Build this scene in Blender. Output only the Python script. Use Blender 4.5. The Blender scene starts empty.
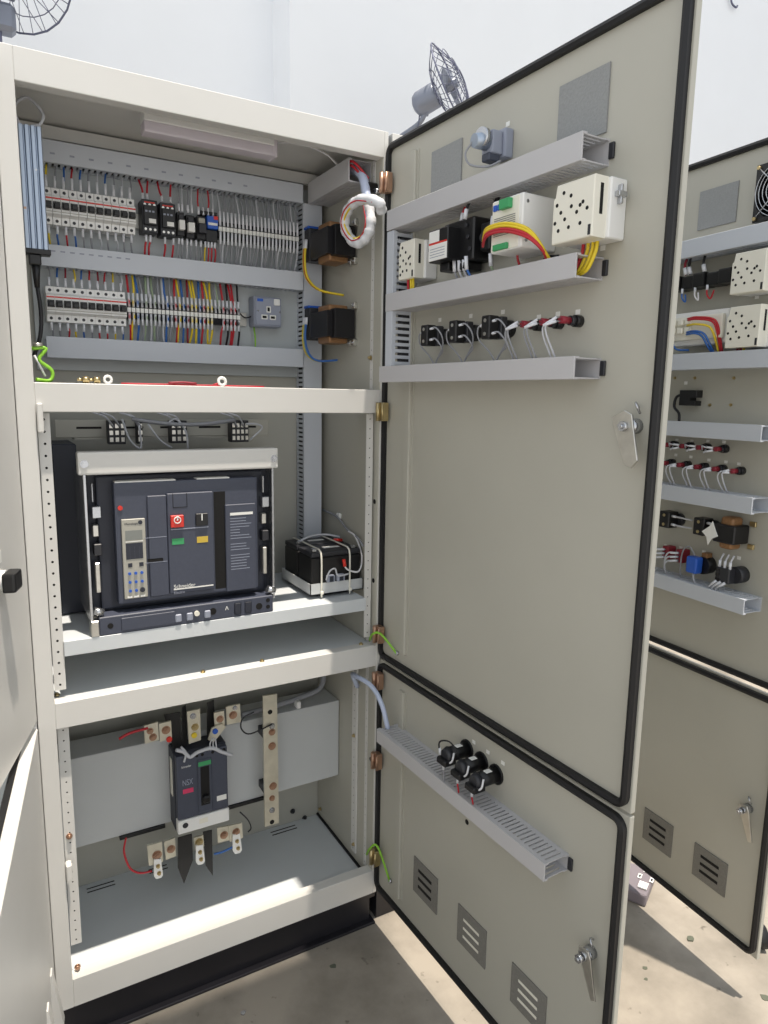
import bpy, bmesh, math, random
from mathutils import Matrix, Vector
random.seed(7)
C = bpy.context.scene.collection
sc = bpy.context.scene
PI = math.pi

# ------------------------------------------------------------------ camera
CAM = Vector((-.0504, -1.4965, 1.4516)); FPX = 694.3
_y, _p, _r = (math.radians(a) for a in (29.7346, -9.4457, .9864))
CD = Vector((math.sin(_y)*math.cos(_p), math.cos(_y)*math.cos(_p), math.sin(_p)))
_R = Vector((math.cos(_y), -math.sin(_y), 0)); _U = _R.cross(CD)
CR = _R*math.cos(_r) + _U*math.sin(_r); CU = -_R*math.sin(_r) + _U*math.cos(_r)
cd = bpy.data.cameras.new('camera'); cam = bpy.data.objects.new('camera', cd); C.objects.link(cam)
cd.sensor_fit = 'VERTICAL'; cd.sensor_height = 24; cd.lens = 24*FPX/1024; cd.clip_start = .02
cam.matrix_world = Matrix(((CR.x, CU.x, -CD.x, CAM.x), (CR.y, CU.y, -CD.y, CAM.y), (CR.z, CU.z, -CD.z, CAM.z), (0, 0, 0, 1)))
sc.camera = cam

def hit(u, v, P, N):
    q = CD + CR*(u-384)/FPX - CU*(v-512)/FPX
    return CAM + q*((Vector(P)-CAM).dot(N)/q.dot(N))

class Fr:
    """a mounting surface: s runs along it, h stands out of it, z is up"""
    def __init__(f, o, rot):
        f.o = Vector(o); f.rot = math.radians(rot)
        f.M = Matrix.Translation(f.o) @ Matrix.Rotation(f.rot, 4, 'Z')
        f.x = Vector((math.cos(f.rot), math.sin(f.rot), 0)); f.y = Vector((-math.sin(f.rot), math.cos(f.rot), 0))
    def at(f, u, v, h=0):
        P = hit(u, v, f.o - f.y*h, f.y) - f.o
        return P.dot(f.x), P.z
FA = Fr((0, 0, 0), 0)            # front plane of the main cabinet
FB = Fr((0, .36, 0), 0)          # its back wall
FS = Fr((.787, 0, 0), -90)       # its right inner wall
D1 = Fr((.8, 0, 0), -88.35)      # inner face of its open doors
D2 = Fr((1.53, 0, 0), -94)       # inner face of the right cabinet's doors
L1 = Fr((-.001, 0, 0), 74)       # outer face of left cabinet's upper door
L2 = Fr((-.001, 0, 0), 82)

# ------------------------------------------------------------------ materials
def lin(c):
    c = c/255
    return c/12.92 if c <= .04045 else ((c+.055)/1.055)**2.4
MATS = {}
def P(name, rgb, rough=.5, metal=0, var=0, scale=30, bump=0, spec=.5, alpha=None):
    m = bpy.data.materials.new(name); m.use_nodes = True; nt = m.node_tree
    b = nt.nodes['Principled BSDF']; col = tuple(lin(x) for x in rgb)+(1,)
    b.inputs['Base Color'].default_value = col; b.inputs['Roughness'].default_value = rough
    b.inputs['Metallic'].default_value = metal; b.inputs['Specular IOR Level'].default_value = spec
    if var or bump:
        tc = nt.nodes.new('ShaderNodeTexCoord'); n = nt.nodes.new('ShaderNodeTexNoise')
        n.inputs['Scale'].default_value = scale; n.inputs['Detail'].default_value = 6
        nt.links.new(tc.outputs['Object'], n.inputs['Vector'])
        if var:
            r = nt.nodes.new('ShaderNodeValToRGB')
            r.color_ramp.elements[0].position = .3; r.color_ramp.elements[1].position = .7
            r.color_ramp.elements[0].color = tuple(c*(1-var) for c in col[:3])+(1,)
            r.color_ramp.elements[1].color = tuple(min(1, c*(1+var)) for c in col[:3])+(1,)
            nt.links.new(n.outputs['Fac'], r.inputs['Fac']); nt.links.new(r.outputs['Color'], b.inputs['Base Color'])
        if bump:
            bp = nt.nodes.new('ShaderNodeBump'); bp.inputs['Strength'].default_value = bump
            bp.inputs['Distance'].default_value = .002
            nt.links.new(n.outputs['Fac'], bp.inputs['Height']); nt.links.new(bp.outputs['Normal'], b.inputs['Normal'])
    MATS[name] = m
    return name
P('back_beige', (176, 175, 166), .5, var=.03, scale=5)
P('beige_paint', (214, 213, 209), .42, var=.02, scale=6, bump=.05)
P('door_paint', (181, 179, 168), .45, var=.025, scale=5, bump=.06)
P('grey_paint', (208, 213, 216), .4, var=.02, scale=8)
P('baffle_grey', (196, 199, 200), .45, var=.02, scale=8)
P('plate_grey', (184, 190, 192), .4, var=.02, scale=10)
P('black_plinth', (32, 31, 36), .35, var=.1, scale=20)
P('black_rubber', (18, 18, 21), .55)
P('duct_grey', (192, 191, 193), .45)
P('duct_light', (198, 203, 211), .45)
P('duct_inside', (120, 122, 128), .6)
P('slate', (68, 73, 88), .5, var=.04, scale=120, bump=.1)
P('slate_dark', (42, 46, 58), .5)
P('black_plastic', (20, 20, 22), .4)
P('dark_plastic', (44, 45, 50), .45)
P('white_plastic', (238, 238, 236), .4)
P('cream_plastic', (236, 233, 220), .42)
P('grey_plastic', (150, 156, 172), .42)
P('hole_black', (14, 13, 13), .8)
P('zinc', (205, 203, 196), .28, .9, var=.08, scale=60)
P('steel', (190, 192, 196), .25, .9, var=.06, scale=50)
P('brass', (190, 172, 128), .3, .85, var=.1, scale=90)
P('copper', (176, 142, 120), .35, .7, var=.08, scale=80)
P('tinned_bar', (214, 210, 194), .38, .6, var=.08, scale=40)
P('aluminium', (170, 182, 198), .35, .75)
P('aluminium_light', (205, 214, 226), .35, .5)
P('red_wire', (190, 40, 52), .45); P('dark_red_wire', (142, 34, 50), .45)
P('yellow_wire', (232, 205, 48), .45); P('blue_wire', (52, 104, 178), .45)
P('grey_wire', (150, 152, 158), .45); P('light_grey_wire', (196, 198, 204), .45)
P('black_wire', (26, 26, 30), .45); P('green_wire', (140, 200, 60), .45)
P('pale_green_wire', (150, 168, 140), .45)
P('white_wire', (225, 225, 228), .45)
P('ferrule_white', (222, 224, 230), .45)
P('label_white', (236, 236, 232), .5)
P('red_plastic', (214, 52, 40), .4); P('pink_label', (214, 60, 104), .5)
P('green_label', (62, 160, 100), .5); P('yellow_label', (206, 178, 70), .5)
P('blue_plastic', (40, 92, 190), .4); P('beige_unit', (172, 170, 160), .45)
P('screen_grey', (128, 132, 128), .3)
P('filter_grey', (126, 124, 118), .95, var=.1, scale=260, bump=.6)
P('filter_light', (148, 150, 150), .95, var=.06, scale=260, bump=.5)
P('gold_winding', (146, 108, 72), .45, .2, var=.12, scale=200)
P('iron_core', (24, 23, 26), .4, .1)
P('fan_grey', (128, 134, 148), .4, .3)
P('fan_wire', (96, 100, 122), .4, .4)
P('lamp_diffuser', (214, 206, 214), .5)
P('clear_tube', (190, 200, 224), .3)
P('spiral_white', (226, 228, 232), .35)
P('wall_white', (236, 239, 243), .8, var=.01, scale=3)
P('socket_grey', (126, 118, 124), .5)
P('dry_leaf', (92, 96, 82), .8)

def floor_material():
    m = bpy.data.materials.new('concrete'); m.use_nodes = True; nt = m.node_tree; b = nt.nodes['Principled BSDF']
    b.inputs['Roughness'].default_value = .75
    tc = nt.nodes.new('ShaderNodeTexCoord')
    n = nt.nodes.new('ShaderNodeTexNoise'); n.inputs['Scale'].default_value = 3.2; n.inputs['Detail'].default_value = 10; n.inputs['Roughness'].default_value = .62
    r = nt.nodes.new('ShaderNodeValToRGB'); e = r.color_ramp.elements
    e[0].position = .36; e[0].color = (lin(128), lin(122), lin(112), 1)
    e[1].position = .62; e[1].color = (lin(164), lin(156), lin(144), 1)
    v = nt.nodes.new('ShaderNodeTexNoise'); v.inputs['Scale'].default_value = 26; v.inputs['Detail'].default_value = 4
    r2 = nt.nodes.new('ShaderNodeValToRGB'); e2 = r2.color_ramp.elements
    e2[0].position = .27; e2[0].color = (.35, .33, .31, 1); e2[1].position = .34; e2[1].color = (1, 1, 1, 1)
    mx = nt.nodes.new('ShaderNodeMixRGB'); mx.blend_type = 'MULTIPLY'; mx.inputs['Fac'].default_value = .8
    for q in (n, v): nt.links.new(tc.outputs['Object'], q.inputs['Vector'])
    nt.links.new(n.outputs['Fac'], r.inputs['Fac']); nt.links.new(v.outputs['Fac'], r2.inputs['Fac'])
    nt.links.new(r.outputs['Color'], mx.inputs['Color1']); nt.links.new(r2.outputs['Color'], mx.inputs['Color2'])
    nt.links.new(mx.outputs['Color'], b.inputs['Base Color'])
    bp = nt.nodes.new('ShaderNodeBump'); bp.inputs['Strength'].default_value = .25; bp.inputs['Distance'].default_value = .004
    nt.links.new(n.outputs['Fac'], bp.inputs['Height']); nt.links.new(bp.outputs['Normal'], b.inputs['Normal'])
    MATS['concrete'] = m
floor_material()

# ------------------------------------------------------------------ mesh building
WM = {}                                              # world matrix of every object
def smooth(pts, k=4):
    if len(pts) < 3: return [Vector(p) for p in pts]
    p = [Vector(q) for q in pts]; p = [2*p[0]-p[1]] + p + [2*p[-1]-p[-2]]; out = []
    for i in range(1, len(p)-2):
        for j in range(k):
            t = j/k; a, b, c, d = p[i-1:i+3]
            out.append(.5*((2*b)+(c-a)*t+(2*a-5*b+4*c-d)*t*t+(3*b-a-3*c+d)*t**3))
    out.append(p[-2]); return out

class MB:
    """collects shapes given as (s, h, z) on a frame, links them as one mesh"""
    def __init__(m, fr=FA): m.bm = bmesh.new(); m.fr = fr; m.sm = False
    def V(m, p): return m.bm.verts.new((p[0], -p[1], p[2]))
    def box(m, s0, s1, h0, h1, z0, z1, bev=0, seg=1):
        vs = [m.V(p) for p in ((s0, h0, z0), (s1, h0, z0), (s1, h1, z0), (s0, h1, z0), (s0, h0, z1), (s1, h0, z1), (s1, h1, z1), (s0, h1, z1))]
        fs = [m.bm.faces.new([vs[i] for i in f]) for f in ((0, 1, 2, 3), (4, 7, 6, 5), (0, 4, 5, 1), (1, 5, 6, 2), (2, 6, 7, 3), (3, 7, 4, 0))]
        if bev:
            es = list({e for f in fs for e in f.edges})
            bmesh.ops.bevel(m.bm, geom=es, offset=bev, segments=seg, affect='EDGES', profile=.6)
        return m
    def prism(m, poly, h0, h1, bev=0):
        a = [m.V((s, h0, z)) for s, z in poly]; b = [m.V((s, h1, z)) for s, z in poly]; n = len(poly)
        fs = [m.bm.faces.new(a), m.bm.faces.new(b[::-1])]
        fs += [m.bm.faces.new((a[i], b[i], b[(i+1) % n], a[(i+1) % n])) for i in range(n)]
        if bev: bmesh.ops.bevel(m.bm, geom=list(fs[1].edges), offset=bev, segments=1, affect='EDGES')
        return m
    def profile(m, poly, s0, s1):                       # poly in (h, z), swept along s
        a = [m.V((s0, h, z)) for h, z in poly]; b = [m.V((s1, h, z)) for h, z in poly]; n = len(poly)
        m.bm.faces.new(a); m.bm.faces.new(b[::-1])
        for i in range(n): m.bm.faces.new((a[i], b[i], b[(i+1) % n], a[(i+1) % n]))
        return m
    def cyl(m, p0, p1, r, n=14, r2=None, cap=True):
        p0, p1 = Vector(p0), Vector(p1); d = (p1-p0).normalized()
        a = d.orthogonal().normalized(); b = d.cross(a); r2 = r if r2 is None else r2
        A = [m.V(p0+(a*math.cos(2*PI*i/n)+b*math.sin(2*PI*i/n))*r) for i in range(n)]
        B = [m.V(p1+(a*math.cos(2*PI*i/n)+b*math.sin(2*PI*i/n))*r2) for i in range(n)]
        for i in range(n):
            f = m.bm.faces.new((A[i], A[(i+1) % n], B[(i+1) % n], B[i])); f.smooth = True
        if cap: m.bm.faces.new(A[::-1]); m.bm.faces.new(B)
        return m
    def tube(m, pts, r, n=6, k=4, closed=False, raw=False, radii=None):
        p = [Vector(q) for q in pts] if raw else smooth(pts, k); L = len(p); rings = []; a = None
        for i in range(L):
            if closed: d = (p[(i+1) % L]-p[i-1]).normalized()
            else: d = (p[min(i+1, L-1)]-p[max(i-1, 0)]).normalized()
            a = d.orthogonal().normalized() if a is None else (a-d*a.dot(d)).normalized()
            b = d.cross(a); rr = radii[i] if radii else r
            rings.append([m.V(p[i]+(a*math.cos(2*PI*j/n)+b*math.sin(2*PI*j/n))*rr) for j in range(n)])
        for i in range(L if closed else L-1):
            A, B = rings[i], rings[(i+1) % L]
            for j in range(n):
                f = m.bm.faces.new((A[j], A[(j+1) % n], B[(j+1) % n], B[j])); f.smooth = True
        if not closed: m.bm.faces.new(rings[0][::-1]); m.bm.faces.new(rings[-1])
        return m
    def dome(m, c, r, h, n=14, k=4):                    # half ball standing out of the frame
        prev = None
        for i in range(k+1):
            t = PI/2*i/k
            if i == k: ring = [m.V((c[0], c[1]+h, c[2]))]
            else: ring = [m.V((c[0]+r*math.cos(t)*math.cos(2*PI*j/n), c[1]+h*math.sin(t), c[2]+r*math.cos(t)*math.sin(2*PI*j/n))) for j in range(n)]
            if prev:
                for j in range(n):
                    f = m.bm.faces.new((prev[j], prev[(j+1) % n], ring[0]) if i == k else (prev[j], prev[(j+1) % n], ring[(j+1) % n], ring[j])); f.smooth = True
            else: m.bm.faces.new(ring)
            prev = ring
        return m
    def loop(m, s0, s1, z0, z1, w, h0, h1, r=.03, n=6):   # rounded rectangular band lying on the frame
        def path(i):
            a, b, c, d, q = s0+i, s1-i, z0+i, z1-i, max(.002, r-i); out = []
            for cx, cz, t0 in ((b-q, d-q, 0), (a+q, d-q, 90), (a+q, c+q, 180), (b-q, c+q, 270)):
                for k in range(n+1):
                    t = math.radians(t0+90*k/n); out.append((cx+q*math.cos(t), cz+q*math.sin(t)))
            return out
        o, i_, mid = path(0), path(w), path(w*.5)
        R = [[m.V((s, h0, z)) for s, z in o], [m.V((s, h1*.75+h0*.25, z)) for s, z in o], [m.V((s, h1, z)) for s, z in mid],
             [m.V((s, h1*.75+h0*.25, z)) for s, z in i_], [m.V((s, h0, z)) for s, z in i_]]
        N = len(o)
        for a in range(5):
            A, B = R[a], R[(a+1) % 5]
            for j in range(N): m.bm.faces.new((A[j], A[(j+1) % N], B[(j+1) % N], B[j]))
        return m
    def build(m, name, mat, parent=None, label=None):
        bmesh.ops.recalc_face_normals(m.bm, faces=m.bm.faces)
        W = m.fr.M
        if parent is not None: W = WM[parent].inverted() @ W
        m.bm.transform(W)
        me = bpy.data.meshes.new(name); m.bm.to_mesh(me); m.bm.free()
        me.materials.append(MATS[mat]); o = bpy.data.objects.new(name, me); C.objects.link(o)
        WM[o] = WM[parent].copy() if parent is not None else Matrix.Identity(4)
        if parent is not None: o.parent = parent
        if label: o['label'] = label
        return o

def T(name, label, cat, fr, s, h, z, group=None):
    """one thing: an Empty on its mounting surface that parents its parts"""
    o = bpy.data.objects.new(name, None); C.objects.link(o); o.empty_display_size = .02
    Mx = fr.M @ Matrix.Translation((s, -h, z)); o.matrix_world = Mx; WM[o] = Mx
    o.location = Mx.translation; o.rotation_euler = (0, 0, fr.rot)
    o['label'] = label; o['category'] = cat
    if group: o['group'] = group
    return o
def tag(o, label, cat, group=None):
    """a thing that is one mesh: its origin moves to its own middle"""
    o['label'] = label; o['category'] = cat
    if group: o['group'] = group
    me = o.data; n = len(me.vertices)
    c = sum((v.co for v in me.vertices), Vector())/n
    me.transform(Matrix.Translation(-c)); o.location = c; WM[o] = Matrix.Translation(c)
    return o
def dup(root, fr, ds, dh, dz, label, group=None):
    """a copy of a thing with its parts and sub-parts, shifted on its frame"""
    r = root.copy(); C.objects.link(r); r['label'] = label
    off = fr.x*ds - fr.y*dh + Vector((0, 0, dz)); r.location = root.location + off
    WM[r] = Matrix.Translation(off) @ WM[root]
    if group: r['group'] = group
    def kids(a, b):
        for ch in list(a.children):
            c = ch.copy(); C.objects.link(c); c.parent = b; WM[c] = Matrix.Translation(off) @ WM[ch]; kids(ch, c)
    kids(root, r)
    return r
def struct(o, name): o.name = name; o['kind'] = 'structure'; return o
def text(body, size, mat, parent, fr, s, h, z, name='lettering', ang=0, sx=1):
    cu = bpy.data.curves.new(name, 'FONT'); cu.body = body; cu.size = size; cu.extrude = .0002
    cu.align_x = 'LEFT'; t = bpy.data.objects.new('tmp', cu); C.objects.link(t)
    dg = bpy.context.evaluated_depsgraph_get(); me = bpy.data.meshes.new_from_object(t.evaluated_get(dg))
    bpy.data.objects.remove(t)
    W = WM[parent].inverted() @ fr.M @ Matrix.Translation((s, -h, z)) @ Matrix.Rotation(PI/2, 4, 'X') @ Matrix.Rotation(math.radians(ang), 4, 'Z') @ Matrix.Diagonal((sx, 1, 1, 1))
    me.transform(W); me.materials.clear(); me.materials.append(MATS[mat]); me.name = name
    o = bpy.data.objects.new(name, me); C.objects.link(o); o.parent = parent; WM[o] = WM[parent].copy()
    return o
ORD = ['leftmost', 'second', 'third', 'fourth', 'fifth', 'sixth', 'seventh', 'eighth', 'ninth', 'tenth', 'eleventh', 'twelfth',
       'thirteenth', 'fourteenth', 'fifteenth', 'sixteenth', 'seventeenth', 'eighteenth', 'nineteenth', 'twentieth', 'twenty-first',
       'twenty-second', 'twenty-third', 'twenty-fourth', 'twenty-fifth', 'twenty-sixth', 'twenty-seventh', 'twenty-eighth']
def nth(i, n): return 'rightmost' if i == n-1 else ORD[i]

COLN = {'red_wire': 'red', 'dark_red_wire': 'dark red', 'yellow_wire': 'yellow', 'blue_wire': 'blue', 'grey_wire': 'grey',
        'light_grey_wire': 'light grey', 'black_wire': 'black', 'green_wire': 'green', 'pale_green_wire': 'pale green', 'white_wire': 'white'}
def wire(label, fr, pts, r, mat, group=None, sleeves=(), sr=None, name='wire', k=4, n=6):
    """a wire; sleeves = ends (0, -1) that carry a white marker sleeve of given length"""
    t = T(name, label, 'wire', fr, *pts[0], group)
    MB(fr).tube(pts, r, n, k).build('conductor', mat, t)
    for end, L in sleeves:
        a = Vector(pts[0 if end == 0 else -1]); b = Vector(pts[1 if end == 0 else -2]); d = (b-a).normalized()
        MB(fr).cyl(a, a+d*L, sr or r*1.5, 8).build('ferrule', 'ferrule_white', t)
    return t
def bolt(parent, fr, s, h, z, r=.006, mat='brass', name='bolt', d=.006):
    m = MB(fr); m.cyl((s, h, z), (s, h+.0012, z), r*1.35, 14); m.cyl((s, h+.0012, z), (s, h+d, z), r, 6); m.cyl((s, h+d, z), (s, h+d+.002, z), r*.5, 8)
    return m.build(name, mat, parent)
# ------------------------------------------------------------------ setting
def flat_struct(name, mat, verts, faces):
    me = bpy.data.meshes.new(name); me.from_pydata(verts, [], faces); me.materials.append(MATS[mat])
    o = bpy.data.objects.new(name, me); C.objects.link(o); o['kind'] = 'structure'; return o
flat_struct('floor', 'concrete', [(-3.5, -4, 0), (9, -4, 0), (9, 4.2, 0), (-3.5, 4.2, 0)], [(0, 1, 2, 3)])
wy = 3.0; wx = hit(290, 60, (0, wy, 0), Vector((0, 1, 0))).x
m = MB(FA); m.box(-3.5, wx, -wy-.45, -wy-.3, 0, 8); m.box(wx, 9, -wy-.45, -wy, 0, 8)
struct(m.build('wall_back', 'wall_white'), 'wall_back')
m = MB(FA); m.box(9, 9.15, -4.2, 4, 0, 8); struct(m.build('wall_right', 'wall_white'), 'wall_right')

# ------------------------------------------------------------------ cable ducts
def duct(label, fr, s0, s1, z0, z1, H, h0=0, mat='duct_grey', vert=False, pitch=.0125, slot=.0052, group=None, fill=False):
    """slotted U channel with a lid; runs along s, or along z when vert"""
    if fr is D1 and not vert: pitch, slot = .0108, .0038
    t = T('cable_duct', label, 'cable duct', fr, (s0+s1)/2, h0, (z0+z1)/2, group)
    w = .0022; b = MB(fr)
    a0, a1 = (z0, z1) if vert else (s0, s1); c0, c1 = (s0, s1) if vert else (z0, z1)
    def bx(p0, p1, q0, q1, h, g):            # along, across
        if vert: b.box(q0, q1, h0+h, h0+g, p0, p1)
        else: b.box(p0, p1, h0+h, h0+g, q0, q1)
    bx(a0, a1, c0, c1, 0, w)
    n = max(1, int((a1-a0)/pitch)); st = (a1-a0)/n
    for q0, q1 in ((c0, c0+w), (c1-w, c1)):
        bx(a0, a1, q0, q1, w, H*.18); bx(a0, a1, q0, q1, H*.86, H-w)
        for i in range(n): bx(a0+i*st+slot/2, a0+(i+1)*st-slot/2, q0, q1, H*.18, H*.86)
    b.build('channel', mat, t)
    if fill: MB(fr).box(s0+.005, s1-.005, h0+.004, h0+H*.55, z0+.005, z1-.005, .003).build('wire_shade_fill', 'dark_plastic', t)  # stands for wires; its dark colour also paints the shade inside the duct
    l = MB(fr); o = .0014
    if vert: l.box(c0-o, c1+o, h0+H-w, h0+H+.001, a0, a1, .0006); l.box(c0-o, c0, h0+H*.84, h0+H-w, a0, a1); l.box(c1, c1+o, h0+H*.84, h0+H-w, a0, a1)
    else: l.box(a0, a1, h0+H-w, h0+H+.001, c0-o, c1+o, .0006); l.box(a0, a1, h0+H*.84, h0+H-w, c0-o, c0); l.box(a0, a1, h0+H*.84, h0+H-w, c1, c1+o)
    l.build('lid', mat, t)
    return t

# ------------------------------------------------------------------ cabinets
def hinge(parent, fr, z, mat='copper', s=.012, h=.006):
    o = MB(fr); o.box(s-.004, s+.020, h, h+.016, z-.022, z+.022, .002); o.cyl((s+.001, h+.019, z-.022), (s+.001, h+.019, z+.022), .006, 12)
    o.cyl((s+.018, h+.017, z-.02), (s+.018, h+.017, z+.02), .0035, 10); o.box(s-.02, s-.003, h+.004, h+.009, z-.014, z+.014)
    return o.build('hinge', mat, parent)
def door(cab, name, fr, w, z0, z1, hinges=(), vents=(), latch=None, stiff=True, flip=1):
    m = MB(fr)
    m.box(.0, w, -.011, 0, z0, z1, .001)
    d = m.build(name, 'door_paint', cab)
    MB(fr).loop(.002, w-.004, z0+.004, z1-.004, .0125, 0, .012, .024).build('gasket', 'black_rubber', d)
    if stiff:
        MB(fr).profile([(0, 0), (.008, 0), (.008, 1), (0, 1)], 0, 1) if False else None
        q = MB(fr); q.box(.104, .124, 0, .008, z0+.045, z1-.045, .002); q.box(.098, .130, 0, .002, z0+.045, z1-.045)
        q.build('stiffener', 'door_paint', d)
        r = MB(fr); r.box(w-.06, w-.04, 0, .004, z0+.06, z1-.06, .001) if False else None
    for z, mt in hinges: hinge(d, fr, z, mt)
    for (a, b, c, e, kind) in vents:
        v = MB(fr); v.box(a, b, 0, .003, c, e)
        vo = v.build('vent_filter', 'filter_light' if kind == 'plain' else 'filter_grey', d)
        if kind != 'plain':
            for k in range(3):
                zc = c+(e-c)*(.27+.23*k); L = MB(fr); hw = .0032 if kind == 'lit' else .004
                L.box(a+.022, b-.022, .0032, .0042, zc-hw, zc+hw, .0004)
                L.build('louvre_slot', 'cream_plastic' if kind == 'lit' else 'hole_black', vo)  # lit kind: daylight through the slits, painted as cream bars
    if latch:
        kind, s, z = latch
        L = MB(fr); L.cyl((s, 0, z), (s, .022, z), .012, 16); L.cyl((s, .022, z), (s, .026, z), .009, 6)
        lo = L.build('latch', 'steel', d)
        c = MB(fr)
        if kind == 'wide': c.prism([(s-.026, z+.012), (s-.002, z+.024), (s+.012, z+.018), (s+.028, z-.050), (s+.018, z-.062), (s+.004, z-.058)], .026, .029, .0008)
        else: c.prism([(s-.012, z+.012), (s+.010, z+.016), (s+.016, z+.004), (s+.032, z-.066), (s+.022, z-.070), (s-.008, z-.004)], .020, .023, .0008)
        c.build('cam_blade', 'zinc', lo)
        n = MB(fr); n.cyl((s, .029, z), (s, .036, z), .008, 6); n.cyl((s, .036, z), (s, .04, z), .004, 10); n.build('nut', 'steel', lo)
        k = MB(fr); k.tube([(s+.004, .004, z+.028), (s+.006, .014, z+.036), (s+.012, .018, z+.030), (s+.012, .01, z+.02)], .002, 6); k.build('return_spring', 'steel', lo)
    return d

cab = T('switchgear_cabinet', 'tall beige metal cabinet in the middle with both doors open, full of electrical gear', 'cabinet', FA, .4, -.2, 0)
W0, W1, TOP, DP = .033, .789, 2.0526, .40
def part(name, mat, *boxes, bev=.0012, par=cab, label=None):
    m = MB(FA)
    for b in boxes: m.box(*b, bev)
    return m.build(name, mat, par, label)
part('side_panel', 'beige_paint', (0, .010, -DP, -.035, .1, TOP))
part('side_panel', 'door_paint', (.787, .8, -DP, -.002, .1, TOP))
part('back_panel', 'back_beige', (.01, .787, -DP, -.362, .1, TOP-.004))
part('roof_panel', 'beige_paint', (.002, .798, -DP, -.002, TOP-.012, TOP))
part('front_post', 'beige_paint', (0, W0, -.035, 0, .1, TOP))
part('front_post', 'beige_paint', (W1, .8, -.035, 0, .1, TOP))
part('top_beam', 'beige_paint', (W0, W1, -.03, 0, 1.9956, TOP))
part('cross_beam', 'beige_paint', (W0, W1, -.045, 0, 1.411, 1.467))
part('cross_beam', 'beige_paint', (W0, W1, -.03, 0, .760, .817))
part('bottom_beam', 'beige_paint', (W0, W1, -.03, 0, .1, .1694))
m = MB(FA); m.box(.012, .786, -.36, -.03, .805, .8155, .001)
dk = m.build('compartment_floor', 'grey_paint', cab)
for q in (.11, .33, .61):
    bolt(cab, Fr((q, .045, .8165), 0), 0, -.0, 0) if False else None
for px, py in ((57, 696), (203, 673), (262, 662)):
    P0 = hit(px, py, (0, 0, .8155), Vector((0, 0, 1)))
    m = MB(FA); m.cyl((P0.x, -P0.y, .8155), (P0.x, -P0.y, .8195), .006, 6); m.cyl((P0.x, -P0.y, .8195), (P0.x, -P0.y, .8225), .0035, 10); m.build('bolt', 'brass', cab)
P0 = hit(361, 645, (0, 0, .8155), Vector((0, 0, 1)))
m = MB(FA); m.cyl((P0.x, -P0.y, .8155), (P0.x, -P0.y, .8195), .006, 6); m.cyl((P0.x, -P0.y, .8195), (P0.x, -P0.y, .8225), .0035, 10); m.build('bolt', 'brass', cab)
m = MB(FA); m.box(.058, .766, -.36, -.02, .937, .9405, .0008); m.box(.058, .766, -.0215, -.018, .908, .9405, .0008)
m.build('shelf', 'grey_paint', cab)
m = MB(FA); m.box(.012, .786, -.362, -.03, .128, .1335, .0008); m.build('floor_panel', 'grey_paint', cab)
for (a, b, y) in ((.10, .17, .34), (.10, .17, .325), (.62, .70, .34), (.62, .70, .325), (.26, .31, .34), (.26, .31, .325)):
    MB(FA).box(a, b, -y-.002, -y+.0015, .1335, .1342).build('floor_slot', 'hole_black', cab)
# plinth: black channel set back under the frame
m = MB(FA); m.box(.012, .79, -.38, -.02, .0, .1); m.box(.012, .8, -.06, -.008, .082, .1); m.box(.012, .8, -.06, -.002, 0, .008, .001)
m.build('plinth', 'black_plinth', cab)
# baffle box in the bottom compartment
part('baffle_plate', 'baffle_grey', (.014, .785, -.31, -.21, .346, .580))
# perforated upright strips inside the front frame
def strip(fr, s0, s1, h0, h1, z0, z1, pitch=.0235, r=.0026, par=cab):
    """flat bar with a row of punched holes, one connected mesh"""
    me = bpy.data.meshes.new('perforated_strip'); bm = bmesh.new(); n = max(1, round((z1-z0)/pitch)); st = (z1-z0)/n; c = (s0+s1)/2
    V = lambda x, h, z: bm.verts.new((x, -h, z))
    L = [V(s0, h1, z0+k*st) for k in range(n+1)]; Rr = [V(s1, h1, z0+k*st) for k in range(n+1)]
    for k in range(n):
        zc = z0+(k+.5)*st
        o = [V(c+r*math.cos(PI/4+PI/4*j), h1, zc+r*math.sin(PI/4+PI/4*j)) for j in range(8)]
        i = [V(v.co.x, h1-.0018, v.co.z) for v in o]
        q = [Rr[k+1], L[k+1], L[k], Rr[k]]
        for j in range(4):
            bm.faces.new((q[j], q[(j+1) % 4], o[(2*j+2) % 8], o[2*j+1], o[2*j]))
        for j in range(8): bm.faces.new((o[j], o[(j+1) % 8], i[(j+1) % 8], i[j])).material_index = 1
        bm.faces.new(i).material_index = 1
    B = [V(s0, h0, z0), V(s1, h0, z0), V(s1, h0, z1), V(s0, h0, z1)]
    bm.faces.new([B[0], B[3]]+L[::-1]); bm.faces.new([B[2], B[1]]+Rr)
    bm.faces.new((B[0], B[1], Rr[0], L[0])); bm.faces.new((B[3], B[2], Rr[n], L[n])); bm.faces.new(B)
    bmesh.ops.recalc_face_normals(bm, faces=bm.faces)
    bm.transform(WM[par].inverted() @ fr.M); bm.to_mesh(me); bm.free()
    me.materials.append(MATS['beige_paint']); me.materials.append(MATS['hole_black'])
    o = bpy.data.objects.new('perforated_strip', me); C.objects.link(o); o.parent = par; WM[o] = WM[par].copy(); return o
strip(FA, .036, .058, -.026, -.0235, .835, 1.408)
strip(FA, .036, .058, -.026, -.0235, .235, .757, r=.0018)
strip(FA, .763, .781, -.024, -.0205, .835, 1.408, r=.0015)
strip(FA, W1+.002, W1+.0085, -.002, .0008, .12, 1.98, .03, .0018)
strip(FS, -.118, -.092, .001, .006, .165, .745, r=.0016)
strip(FS, -.050, -.036, .0005, .0015, .16, 2.0, .0235, .0013)
m = MB(FA); m.box(.034, .045, -.012, .010, 1.372, 1.428, .002); m.build('catch_plate', 'beige_paint', cab)
m = MB(FA); m.box(.034, .046, -.012, .010, .415, .452, .002); m.build('catch_plate', 'beige_paint', cab)
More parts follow.
